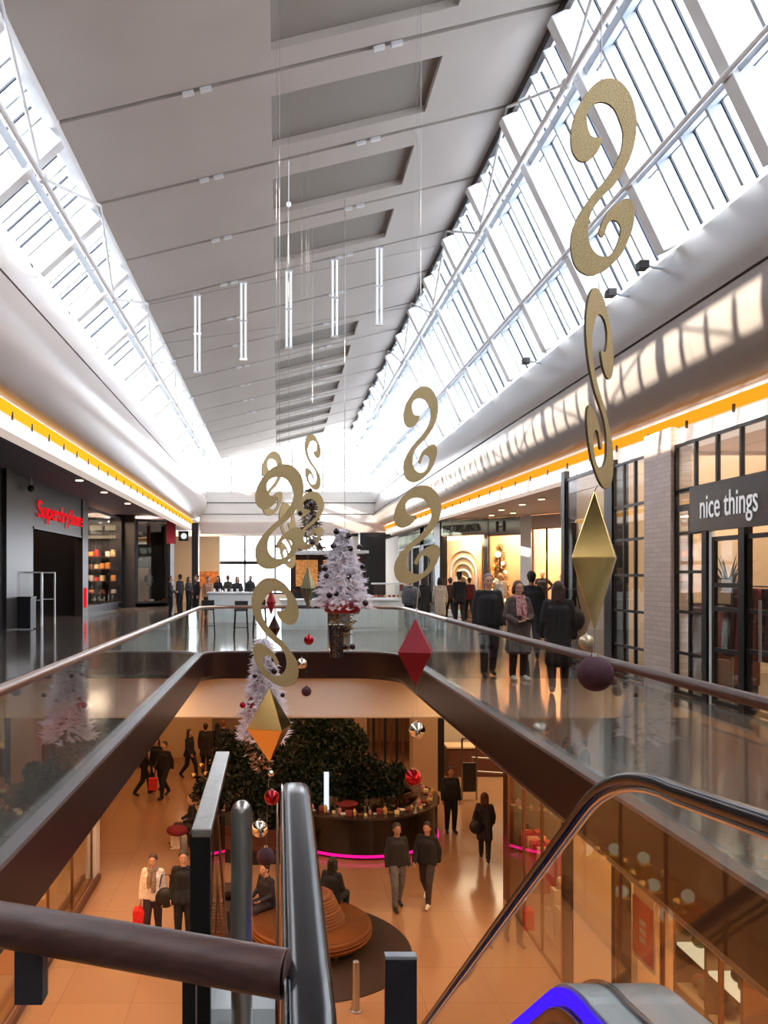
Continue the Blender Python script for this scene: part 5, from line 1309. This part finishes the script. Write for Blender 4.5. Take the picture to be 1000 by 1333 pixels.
for k in range(8):
    y = 15.75+.22*k; o = MB(); o.loft([(XA+.3, y-.03, L+1.55), (XA+.7, y-.03, L+1.55), (XA+.7, y+.03, L+1.55), (XA+.3, y+.03, L+1.55)], [(XA+.27, y-.05, L+.8), (XA+.73, y-.05, L+.8), (XA+.73, y+.05, L+.8), (XA+.27, y+.05, L+.8)])
    tag(o.build('garment', cmat([(170, 40, 50), (200, 90, 70), (210, 150, 120)][k % 3]), bev=.01), 'garment on the red sale rail behind the lower window, %s from the near end' % ORD[k], 'clothes', 'garments on the lower rail')
# far right lower: cream pillar, open shop
struct(MB().box(4.35, 26.0, L, 5.15, 26.7, -1.5), 'wall_lower_cream_pillar', mat('satin cream stone', (206, 178, 146), .3), 'cream pillar beside the open lower shop', 'pillar')
struct(MB().box(5.2, 26.2, L, 5.4, 26.6, -1.5), 'trim_263', M['dark'], 'dark post right of the cream pillar', 'post')
struct(MB().box(5.4, 29.6, L, 12, 29.8, -1.5), 'wall_lower_open_shop', M['shopwall'], 'cream back wall of the open lower shop', 'wall')
struct(MB().box(5.4, 29.4, L+2.2, 12, 29.6, L+2.5), 'trim_264', M['lamp_panel'], 'glowing shelf edge in the open lower shop', 'light shelf')
tg = empty('display_unit', (6.5, 28.2, L), 'dark low display unit in the open lower shop', 'display unit')
MB().box(5.9, 28.0, L, 8.6, 28.7, L+1.0).build('body', M['wood'], tg, bev=.01); MB().box(5.85, 27.95, L+1.0, 8.65, 28.75, L+1.06).build('top', M['cream'], tg)
sg2 = empty('security_gate', (6.0, 25.2, L), 'tall steel security gate at the open lower shop', 'security gate')
for x in (5.75, 6.2): MB().bar((x, 25.2, L), (x, 25.2, L+1.9), .05, .05, up=(0, 1, 0)).build('upright', M['steel'], sg2)
MB().bar((5.75, 25.2, L+1.9), (6.2, 25.2, L+1.9), .05, .05).build('top_bar', M['steel'], sg2); MB().bar((5.78, 25.2, L+.7), (6.17, 25.2, L+.7), .1, .9).build('panel', M['midgrey'], sg2)
rl_ = empty('guard_rail', (7.3, 26.5, L), 'steel guard rail in the open lower shop', 'rail')
for z in (.55, 1.0): MB().cyl((6.4, 26.6, L+z), (8.4, 26.0, L+z), .025).build('rail', M['steel'], rl_, smooth=True)
for x, y in ((6.4, 26.6), (7.4, 26.3), (8.4, 26.0)): MB().cyl((x, y, L), (x, y, L+1.0), .025).build('post', M['steel'], rl_, smooth=True)
# middle back lower: striped front and glazed front
for k in range(7):
    struct(MB().box(3.0+.18*k, 27.2-.1*k, L, 3.08+.18*k, 27.3-.1*k, -1.5), 'trim_%d' % (270+k), M['dark' if k % 2 else 'bronze'], 'vertical fin %s from the left in the lower striped shop front' % ORD[k], 'fin')
struct(MB().wallseg((0, 31.0), (3.0, 27.5), L, -1.5, .1), 'wall_lower_mid', mat('grey pink wall', (176, 150, 132), .4), 'slanting grey pink shop wall behind the round kiosk', 'wall')
struct(MB().wallseg((-6.4, 29.8), (-2.6, 31.6), L, -1.5, .1), 'wall_lower_mid', M['cream'], 'cream lit wall behind the walking group', 'wall')
sb2 = tag(MB().box(-3.75, 30.5, L+2.2, -3.0, 30.6, L+3.0).build('wall_sign', M['lamp_panel']), 'small glowing square sign on the cream wall behind the walking group', 'lit sign')
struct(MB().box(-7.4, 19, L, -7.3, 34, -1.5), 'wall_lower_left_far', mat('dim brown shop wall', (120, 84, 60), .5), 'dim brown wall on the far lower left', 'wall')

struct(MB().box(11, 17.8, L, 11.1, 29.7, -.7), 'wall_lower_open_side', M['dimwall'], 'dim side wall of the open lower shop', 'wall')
# ---- round kiosk with magenta light
kc = (2.15, 21.9); kr = 2.15
kk = empty('round_kiosk', (kc[0], kc[1], L), 'dark round sales counter with a magenta light line at its foot', 'kiosk')
def ringwall(c, r0, r1, z0, z1, a0=0, a1=360, n=48):
    mb = MB(); full = (a1-a0) >= 360; R = []
    for i in range(n+(0 if full else 1)):
        a = math.radians(a0+(a1-a0)*i/n); ca, sa = math.cos(a), math.sin(a)
        R.append([mb.bm.verts.new((c[0]+r*ca, c[1]+r*sa, z)) for r, z in ((r0, z0), (r1, z0), (r1, z1), (r0, z1))])
    for i in range(n if full else n):
        A, B = R[i], R[(i+1) % len(R)]
        for k in range(4): mb.bm.faces.new((A[k], A[(k+1) % 4], B[(k+1) % 4], B[k]))
    if not full: mb.bm.faces.new(R[0]); mb.bm.faces.new(R[-1][::-1])
    return mb
ringwall(kc, kr-.5, kr, L+.12, L+1.0).build('counter_body', mat('glossy black panel', (26, 18, 20), .18), kk, smooth=True)
ringwall(kc, kr-.55, kr+.05, L+1.0, L+1.06).build('counter_top', mat('dark glass top', (60, 50, 48), .1), kk, smooth=True)
ringwall(kc, kr-.45, kr-.1, L, L+.12).build('plinth', M['dark'], kk, smooth=True)
ringwall(kc, kr-.0, kr+.03, L+.08, L+.14).build('light_strip', M['led_m'], kk, smooth=True)
ringwall(kc, kr-.5, kr-.48, L+1.06, L+1.4, 200, 340).build('glass_screen', M['shopglass'], kk, smooth=True)
random.seed(21)
pal = [(226, 200, 150), (190, 130, 124), (224, 214, 206), (120, 50, 50), (200, 160, 90), (110, 74, 60)]
for k in range(44):
    a = math.radians(200+168*k/43); rr = kr-.12-.2*random.random(); x, y = kc[0]+rr*math.cos(a), kc[1]+rr*math.sin(a)
    s = .035+.045*random.random()
    if k % 3 == 0: o = MB().box(x-s, y-s, L+1.061, x+s, y+s, L+1.061+s*1.6).build('gift_box', cmat(pal[k % 6]), bev=.01)
    elif k % 3 == 1: o = MB().lathe([(s*.7, 0), (s*.8, .01), (s*.8, s*1.8), (s*.3, s*2.4), (s*.3, s*2.7)], (x, y, L+1.061), 12).build('sweet_jar', cmat(pal[k % 6], .3), smooth=True)
    else: o = MB().lathe([(s*.8, 0), (s*1.3, s*.6), (s*1.25, s*.62), (s*.7, .02)], (x, y, L+1.061), 14).build('sweet_bowl', cmat(pal[k % 6]), smooth=True)
    tag(o, 'small colourful wares crowding the rim of the round kiosk counter', 'ware', 'wares on the round kiosk')
kl = empty('lit_letters', (1.15, 20.5, L+1.3), 'upright white glowing sign at the left part of the round kiosk', 'lit sign')
MB().box(1.17, 20.45, L+1.06, 1.29, 20.53, L+2.0).build('lit_panel', M['lamp_c'], kl)
tp_ = MB().lathe([(.18, .0), (.3, .14), (.05, .16)], (1.75, 20.55, L+1.06), 18).build('red_goods', cmat((130, 30, 40)), kk)

# ---- indoor trees
def leaf_blobs(blobs, n, size, m, name, root, seed):
    random.seed(seed); mb = MB(); tot = sum(b[3]**2 for b in blobs)
    for (x, y, z, r) in blobs:
        for _ in range(int(n*r*r/tot)):
            d = Vector((random.gauss(0, 1), random.gauss(0, 1), random.gauss(0, .8))).normalized()*(r*(.55+.5*random.random()))
            p = Vector((x, y, z))+d; u = Vector((random.gauss(0, 1), random.gauss(0, 1), random.gauss(0, 1))).normalized(); v = u.cross(Vector((random.gauss(0, 1), random.gauss(0, 1), .3))).normalized()
            s = size*(.6+.7*random.random())
            mb.bm.faces.new([mb.bm.verts.new(q) for q in (p-u*s, p+v*s*.45, p+u*s, p-v*s*.45)])
    return mb.build(name, m, root)
def ficus(x, y, blobs, label, n, m, seed, zt=1.6):
    r = empty('indoor_tree', (x, y, L), label, 'tree')
    mb = MB(); top = Vector((x, y, L+zt)); mb.tube([(x, y, L), (x+.04, y, L+zt*.5), top], .08, 8, rs=[.1, .08, .07])
    for b in blobs: mb.tube([top, top.lerp(Vector(b[:3]), .5)+Vector((0, 0, .1)), b[:3]], .03, 6, rs=[.05, .035, .015])
    mb.build('trunk', M['bark'], r, smooth=True); leaf_blobs(blobs, int(n*1.3), .072, m, 'foliage', r, seed); return r
def B(px, py, Y, rp): p = at(px, py, Y); return (p.x, p.y, p.z, rp*Y/F)
ficus(1.2, 21.6, [B(402, 940, 21.5, 30), B(430, 944, 21.5, 28), B(415, 930, 21.5, 18), B(452, 955, 21.5, 20), B(385, 975, 21.3, 32), B(445, 980, 21.4, 28), B(415, 1000, 21.2, 36), B(395, 1030, 21.2, 34), B(465, 962, 21.5, 14), B(425, 1040, 21, 26), B(470, 972, 21.5, 10)], 'large dark green indoor tree rising in front of the salmon bulkhead', 9000, M['leaf'], 1)
ficus(2.4, 22.2, [B(475, 1005, 22, 26), B(500, 1020, 22, 26), B(460, 1035, 21.8, 26), B(488, 1045, 21.8, 22), B(515, 1005, 22.2, 14)], 'lower dark green indoor tree inside the round kiosk', 4200, M['leaf2'], 2, 1.2)
ficus(-.9, 21.3, [B(330, 985, 21.2, 30), B(300, 1000, 21.4, 28), B(350, 1010, 21, 30), B(320, 1030, 21, 32), B(275, 1030, 21.6, 24), B(345, 1055, 20.8, 28), B(300, 970, 21.5, 20)], 'dark green indoor tree behind the steel capped glass screen', 6800, M['leaf2'], 3, 1.0)
# planter and bench round the trees
pl = empty('round_planter', (-.4, 21.2, L), 'brown curved planter bench under the left indoor tree', 'planter')
ringwall((-.5, 21.4), 1.2, 1.32, L, L+.62).build('planter_wall', M['wood'], pl, smooth=True)
ringwall((-.5, 21.4), 1.32, 2.0, L+.36, L+.45, 120, 300).build('seat', M['wood'], pl, smooth=True)
ringwall((-.5, 21.4), 1.4, 1.9, L, L+.36, 125, 295, 20).build('seat_base', M['dark'], pl, smooth=True)
MB().lathe([(1.2, 0), (1.2, .5), (.01, .52)], (-.5, 21.4, L), 32).build('soil', M['bark'], pl)
for k, (px, py) in enumerate(((262, 997), (252, 1010), (268, 1008), (275, 992), (283, 1000), (292, 990))):
    p = at(px, py, 21.6); o = MB().sphere(p, .075, 8).build('light_ball', M['goldmirror'], smooth=True); tag(o, 'small golden ball in the planting at the left of the indoor trees, %s of six' % ORD[k], 'bauble', 'golden balls in the planting')
# ---- rug and round orange bench
rg = MB().lathe([(2.05, 0), (2.05, .012), (2.03, .015)], (.45, 15.2, L+.001), 64); tag(rg.build('round_rug', M['rug']), 'round dark brown rug under the orange bench', 'rug')
ob = empty('round_bench', (.62, 15.35, L), 'round slatted orange bench with a conical middle backrest on the brown rug', 'bench')
MB().lathe([(.95, .14), (1.12, .2), (1.16, .26), (1.14, .27), (1.17, .33), (1.15, .34), (1.15, .40), (1.10, .41)]+[(1.09-.04*i-.02*(j_//2), .43-.014*(j_ in (1, 2))) for i in range(12) for j_ in range(4)], (.62, 15.35, L+.02), 48).build('seat', M['orange'], ob, smooth=True)
MB().lathe([(.66-.025*i-.012*(j_ in (1, 2)), .44+.05*i+.0125*j_) for i in range(10) for j_ in range(4)]+[(.38, .95), (.3, .97), (.05, .97)], (.62, 15.35, L+.02), 40).build('backrest', M['orange'], ob, smooth=True)
for k in range(6):
    a = k*PI/3; MB().cyl((.62+.85*math.cos(a), 15.35+.85*math.sin(a), L+.012), (.62+.85*math.cos(a), 15.35+.85*math.sin(a), L+.2), .035).build('leg', M['steel'], ob, smooth=True)
ab = empty('curved_bench', (-1.25, 16.3, L), 'dark curved bench at the left edge of the brown rug', 'bench')
ringwall((-.95, 16.45), .25, .75, L+.36, L+.46, 60, 270, 20).build('seat', M['rug'], ab, smooth=True); ringwall((-.95, 16.45), .35, .65, L+.015, L+.36, 65, 265, 18).build('base', M['dark'], ab, smooth=True)
# small steel bollard at the foot of the picture
b2 = empty('bollard', (1.25, 13.0, L), 'short steel bollard at the near edge of the brown rug', 'post')
MB().lathe([(.06, 0), (.06, .75), (.05, .8), (.02, .82)], (1.25, 12.95, L), 18).build('post', M['steel'], b2, smooth=True); MB().lathe([(.09, 0), (.09, .02), (.07, .03)], (1.25, 12.95, L), 18).build('base_plate', M['steel'], b2, smooth=True)
# hooded lantern objects: shopping bag on the floor by planter
sb3 = tag(MB().box(-2.75, 20.6, L+.0, -2.5, 20.8, L+.34).build('paper_bag', cmat((210, 190, 170)), bev=.01), 'pale paper bag standing by the planter bench', 'bag')
PX = (176, 60, 90)
scarfm = mat('pink patterned scarf', (150, 74, 84), .8, col2=(206, 170, 166), scale=22)
pink = person(byY(675, 13.5), 1.64, math.radians(8), 'hold', 'woman in glasses with a pink patterned scarf and open grey coat, hands clasped', top=(70, 62, 60), legs=(24, 24, 30), shoes=(210, 205, 200), hair=(60, 34, 26), long=.02, coat=.42, face=True, glasses=True, scarf=scarfm)
person(byY(636, 14.0), 1.76, math.radians(-6), 'stroll', 'balding man in glasses and dark zipped jacket walking beside the woman in pink scarf', top=(22, 22, 28), legs=(34, 36, 48), hair=(88, 80, 74), face=True, glasses=True, puffy=.015)
person(byY(692, 17.0), 1.82, math.radians(165), 'walk', 'tall man seen from behind, dark jacket, just behind the woman in pink scarf', top=(26, 26, 34), legs=(30, 30, 36), hair=(20, 18, 18), skin=1)
bk_ = person(byY(727, 12.0), 1.64, math.radians(160), 'stroll', 'woman with long dark hair and long black coat seen from behind near the plum ball', top=(20, 18, 22), legs=(22, 20, 24), hair=(46, 30, 26), long=.14, coat=.46, puffy=.02)
def handbag(loc, s, m, label, name='shoulder_bag'):
    r = empty(name, loc, label, 'bag'); x, y, z = loc
    MB().sphere((x, y, z+.14*s), .17*s, 12, (1, .45, .95)).build('body', m, r, smooth=True)
    MB().tube([(x-.12*s, y, z+.22*s), (x-.06*s, y, z+.5*s), (x+.06*s, y, z+.5*s), (x+.12*s, y, z+.22*s)], .012, 8).build('strap', m, r, smooth=True); return r
handbag((byY(745, 11.9).x, 11.95, .92), 1.25, M['dark'], 'black bag on the shoulder of the woman in the long black coat')
# far group on the right walkway
person(byY(598, 29.5), 1.80, math.radians(175), 'walk', 'man in a black coat and dark hat seen from behind on the right walkway', top=(24, 22, 26), legs=(26, 24, 30), coat=.2, hat=(20, 18, 20))
person(byY(573, 27.5), 1.66, math.radians(170), 'stroll', 'woman in a beige coat with dark hair seen from behind on the right walkway', top=(176, 164, 152), legs=(40, 36, 40), coat=.5, long=.06, hair=(30, 24, 24))
person(byY(586, 30.5), 1.64, math.radians(185), 'walk', 'person in a brown jacket between the beige coat and the dark hat', top=(80, 54, 48), legs=(30, 30, 36), hair=(60, 24, 20))
person(byY(552, 27.0), 1.70, math.radians(180), 'stroll', 'person in a long black coat left of the woman in the beige coat', top=(24, 24, 28), legs=(24, 24, 28), coat=.4, long=.1)
person(byY(534, 26.0), 1.66, math.radians(175), 'walk', 'leftmost walker of the right group, in a grey jacket and dark trousers', top=(78, 82, 90), legs=(24, 26, 34), puffy=.02)
person(byY(611, 31.0), 1.66, math.radians(180), 'walk', 'person in a dark red jacket just right of the man in the dark hat', top=(92, 26, 30), legs=(30, 28, 32))
bag((byY(541, 25.7).x, 25.75, .95), .9, cmat((84, 84, 88)), 'grey backpack on the leftmost walker of the right group')
# left walkway
person(byY(222, 33.5), 1.72, math.radians(100), 'hold', 'person in a dark grey jacket standing in front of the far left shops, nearest one', top=(44, 48, 54), legs=(22, 22, 28), hair=(30, 24, 22))
person(byY(234, 36.0), 1.78, math.radians(-120), 'stand', 'tall dark clothed person right of the one in the grey jacket on the left', top=(24, 24, 30), legs=(22, 22, 28))
person(byY(246, 37.0), 1.66, math.radians(60), 'hold', 'dark clothed woman with long hair near the far end of the left gallery', top=(34, 30, 36), legs=(24, 24, 28), long=.12)
person(byY(256, 35.0), 1.76, math.radians(-60), 'stand', 'dark clothed man beside the left end of the white bar counter', top=(26, 28, 34), legs=(24, 24, 30))
# café guests
for k, (px, Y, t_, lb) in enumerate(((271, 33.5, (150, 110, 90), 'café guest in a tan top leaning at the left end of the bar'), (284, 36, (40, 36, 40), 'café guest in black, second from the left behind the bar'), (297, 37, (70, 74, 64), 'café guest in olive, third from the left behind the bar'), (309, 35, (34, 34, 40), 'café guest in charcoal, fourth from the left behind the bar'), (326, 37.5, (60, 50, 50), 'café guest in brown grey behind the dark backpack'))):
    person(byY(px, Y), 1.68+.03*(k % 3), math.radians([20, -30, 150, 10, -20][k]), 'hold' if k % 2 else 'stand', lb, top=t_, legs=(30, 28, 32), hair=[(60, 34, 26), (24, 20, 20), (90, 64, 44)][k % 3], long=.1*(k % 2))
# person in white at the left edge of the picture
person((-1.98-.18, 4.85, 0), 1.62, math.radians(80), 'stand', 'person in a white jacket cut off by the left edge of the picture', top=(214, 218, 232), legs=(40, 44, 60), puffy=.03)
# lower mall
LZ = LOW
def lowY(px, Y): return Vector((xa(px, Y), Y, LZ))
wj = person(lowY(199, 15.4), 1.66, math.radians(-4), 'stroll', 'woman in white knitted jacket and grey scarf walking in the lower mall', top=(214, 204, 196), legs=(44, 30, 36), shoes=(40, 30, 30), hair=(52, 28, 22), face=True, scarf=cmat((130, 110, 96)), puffy=.01)
hw = world(wj, POSES['stroll']['haR'])
rb = empty('shopping_bag', (hw.x, hw.y, hw.z-.5), 'red paper carrier bag held by the woman in the white jacket', 'bag')
MB().box(hw.x-.13, hw.y-.12, hw.z-.47, hw.x+.09, hw.y+.12, hw.z-.1).build('body', cmat((200, 30, 34)), rb, bev=.005)
MB().tube([(hw.x-.02, hw.y-.06, hw.z-.1), (hw.x-.01, hw.y-.03, hw.z), (hw.x-.01, hw.y+.03, hw.z), (hw.x-.02, hw.y+.06, hw.z-.1)], .006, 8).build('handle', cmat((200, 30, 34)), rb, smooth=True)
handbag((wj.location.x+.26, 15.3, LZ+.72), 1.2, M['dark'], 'black shoulder bag at the side of the woman in the white jacket')
person(lowY(239, 15.3), 1.76, math.radians(4), 'stand', 'man in a plain black coat walking next to the woman in the white jacket', top=(20, 20, 26), legs=(22, 22, 28), hair=(40, 34, 30), coat=.1, face=True)
person(lowY(517, 17.0), 1.76, math.radians(10), 'stroll', 'man in a dark jacket and grey jeans in front of the round kiosk', top=(30, 28, 34), legs=(92, 90, 94), hair=(34, 22, 18), face=True, skin=1)
person(lowY(556, 17.2), 1.72, math.radians(-25), 'walk', 'person in a black jacket with white trainers beside the man in grey jeans', top=(20, 19, 22), legs=(54, 40, 40), shoes=(224, 214, 204), hair=(24, 18, 18), puffy=.02, skin=1)
person(lowY(587, 22.0), 1.76, math.radians(3), 'stand', 'man in dark clothes standing on the lower floor below the big red diamond', top=(24, 28, 30), legs=(20, 22, 26), hair=(30, 24, 22), face=True, skin=1, puffy=.01)
person(lowY(631, 19.8), 1.66, math.radians(165), 'walk', 'long haired person in a dark knee length coat walking away on the lower floor', top=(32, 26, 32), legs=(26, 22, 26), hair=(60, 30, 24), long=.12, coat=.34)
handbag((lowY(621, 19.7).x, 19.7, LZ+.7), 1.1, M['dark'], 'dark bag carried by the long haired person in the knee length coat')
person(lowY(247, 27.8), 1.68, math.radians(60), 'walk', 'dark clothed woman walking past the glowing square sign on the lower floor', top=(24, 24, 30), legs=(24, 22, 28), long=.1, coat=.1)
person(lowY(268, 28.6), 1.74, math.radians(170), 'stand', 'broad dark coated person right of the woman by the glowing square sign', top=(38, 30, 32), legs=(24, 22, 28), coat=.3, puffy=.04)
person(lowY(283, 29.2), 1.66, math.radians(190), 'stroll', 'shorter dark person beside the broad dark coated one on the lower floor', top=(24, 24, 30), legs=(24, 22, 28), long=.08)
person(lowY(291, 28.9), 1.80, math.radians(175), 'walk', 'taller brown haired man at the right of the far lower group', top=(30, 30, 36), legs=(26, 24, 30), hair=(110, 60, 34))
person(lowY(308, 26.5), 1.74, math.radians(150), 'stand', 'person in black partly hidden by the white tinsel tree on the lower floor', top=(20, 22, 26), legs=(22, 22, 28))
person(lowY(214, 25.4), 1.76, math.radians(-30), 'walk', 'dark clothed man striding under the left gallery edge, right one of the pair', top=(30, 26, 30), legs=(22, 20, 24))
person(lowY(204, 26.3), 1.70, math.radians(-20), 'stroll', 'dark clothed person between the striding man and the leftmost walker', top=(24, 24, 30), legs=(22, 20, 24), long=.08)
person(lowY(187, 25.7), 1.74, math.radians(120), 'walk', 'leftmost walker under the left gallery edge, all in black', top=(20, 18, 22), legs=(20, 18, 22))
sbk = lowY(199, 25.0); tag(MB().box(sbk.x-.13, sbk.y-.08, LZ+.35, sbk.x+.13, sbk.y+.08, LZ+.72).build('shopping_bag', cmat((190, 40, 40)), bev=.005), 'red carrier bag carried by the pair under the left gallery edge', 'bag')
def seated(x, y, rz, seat, label, **k): return person((x, y, LZ+seat-.43), 1.70, rz, 'sit', label, **k)
seated(-2.25, 20.9, math.radians(-75), .46, 'person in a dark jacket sitting on the curved planter bench', top=(28, 28, 36), legs=(60, 44, 40), hair=(30, 22, 20))
seated(-.25, 15.95, math.radians(-50), .45, 'dark haired child sitting at the left side of the orange bench', top=(34, 32, 40), legs=(50, 40, 44), hair=(30, 22, 20))
seated(1.1, 16.25, math.radians(150), .45, 'person in black sitting on the far side of the orange bench, seen from behind', top=(20, 20, 24), legs=(24, 24, 28), hair=(24, 18, 18), long=.1)
cb_ = lowY(445, 15.9); 
# red jackets on the planter bench
tag(MB().sphere((-2.55, 20.4, LZ+.55), .28, 10, (1, .7, .5)).build('folded_coat', cmat((110, 24, 34)), smooth=True), 'dark red coat lying on the curved planter bench', 'coat')
# shop window mannequins (angled shop)
def mannequin(px, depth, h, pose, top, legs, label):
    p = fpi(px, depth); pl_ = MB().box(p[0]-.25, p[1]-.25, .05, p[0]+.25, p[1]+.25, .14)
    tag(pl_.build('plinth', M['white'], bev=.005), 'white plinth under the %s' % ' '.join(label.split()[:7]), 'plinth')
    r = person((p[0], p[1], .14), h, math.radians(-35), pose, label, top=top, legs=legs, shoes=(30, 28, 28), hair=(214, 160, 130), cat='mannequin'); r.name = 'mannequin'
    return r
mannequin(706, .7, 1.78, 'akimbo', (20, 20, 26), (22, 22, 28), 'mannequin in a black suit with hands on hips in the peach shop window')
mannequin(731, .8, 1.7, 'stand', (196, 150, 120), (90, 70, 60), 'mannequin in a beige top at the right of the peach shop window')
mannequin(651, .35, 1.66, 'stand', (226, 220, 210), (200, 196, 190), 'mannequin in a white hooded top in front of the golden window tree')

# ================================================================== LIGHT AND CAMERA
def area(name, loc, size, power, col, rot=(0, 0, 0), sy=None, spread=None):
    l = bpy.data.lights.new(name, 'AREA'); l.energy = power; l.color = col; l.shape = 'RECTANGLE'; l.size = size; l.size_y = sy or size
    if spread: l.spread = spread
    o = bpy.data.objects.new(name, l); C.objects.link(o); o.location = loc; o.rotation_euler = rot; return o
WARM = (1, .56, .26); WARM2 = (1, .74, .46)
# lower mall ceiling lighting (rows of downlights under the galleries)
area('lower_left_downlights', (-3.1, 10, -.75), 1.6, 240, WARM, sy=18)
area('lower_right_downlights', (4.0, 10, -.75), 1.4, 110, WARM, sy=18)
area('lower_far_downlights', (0, 24.5, -1.65), 12, 170, WARM, sy=9)
area('lower_shop_lights', (6.5, 9.5, -.9), 2.6, 480, WARM2, sy=15)
area('lower_left_shop_lights', (-5.7, 12, -.9), 2.4, 217, WARM, sy=12)
area('open_shop_lights', (8, 26.5, -1.7), 4, 110, (1, .8, .5), sy=3)
# upper shops
area('corner_shop_lights', (7.6, 10.5, E(2.15)), 2.6, 170, (1, .80, .58), sy=6)
area('corner_shop_lights', (7.6, 14.6, E(2.15)), 2.6, 50, (1, .84, .66), sy=3)
for px_, pw_ in ((605, 150), (657, 100), (706, 110), (728, 90)):
    q = fpi(px_, .85); area('angled_shop_lights', (q[0], q[1], E(2.12)), .9, pw_, (1, .80, .58))
area('far_right_shop_lights', (7.5, 39, E(2.1)), 1.4, 228, (1, .93, .84), sy=9)
area('left_shop_lights', (-11, 31, E(3.2)), 3, 54, (1, .6, .4), sy=6)
area('left_window_lights', (-9.8, 41.6, E(3.1)), 2.0, 700, (1, .7, .5), sy=3)
area('left_window_lights', (-7.6, 46.2, E(3.1)), .8, 120, (1, .75, .6), sy=1)
area('cafe_lights', (-2, 48, E(2.8)), 8, 227, (1, .8, .6), sy=4)
area('gallery_downlights', (8.3, 22, E(2.18)), 3.5, 135, (1, .82, .62), sy=9)
sun = bpy.data.lights.new('sun', 'SUN'); sun.energy = 10; sun.angle = math.radians(.6); sun.color = (1, .86, .68)
so = bpy.data.objects.new('sun', sun); C.objects.link(so)
so.rotation_euler = Vector((1, .28, -.345)).to_track_quat('-Z', 'Y').to_euler()
w = bpy.data.worlds.new('World'); bpy.context.scene.world = w; w.use_nodes = True
bg = w.node_tree.nodes['Background']; bg.inputs[0].default_value = (.95, .965, .99, 1); bg.inputs[1].default_value = 5.2
cam = bpy.data.cameras.new('camera'); co = bpy.data.objects.new('camera', cam); C.objects.link(co)
co.location = (0, 0, EYE); co.rotation_euler = (PI/2, 0, 0)
cam.sensor_fit = 'HORIZONTAL'; cam.sensor_width = 36; cam.lens = 36*F/1000; cam.shift_x = (500-CX)/1000; cam.shift_y = (CY-666.5)/1000
cam.clip_start = .05; cam.clip_end = 300
sc = bpy.context.scene; sc.camera = co
sc.view_settings.view_transform = 'Standard'; sc.view_settings.look = 'None'; sc.view_settings.exposure = .8; sc.view_settings.gamma = 1
try: sc.view_settings.use_curve_mapping = False
except Exception: pass
sc.cycles.transparent_max_bounces = 32; sc.cycles.max_bounces = 8; sc.cycles.diffuse_bounces = 4; sc.cycles.glossy_bounces = 4
sc.cycles.sample_clamp_indirect = 6; sc.cycles.use_denoising = True; sc.cycles.caustics_reflective = False
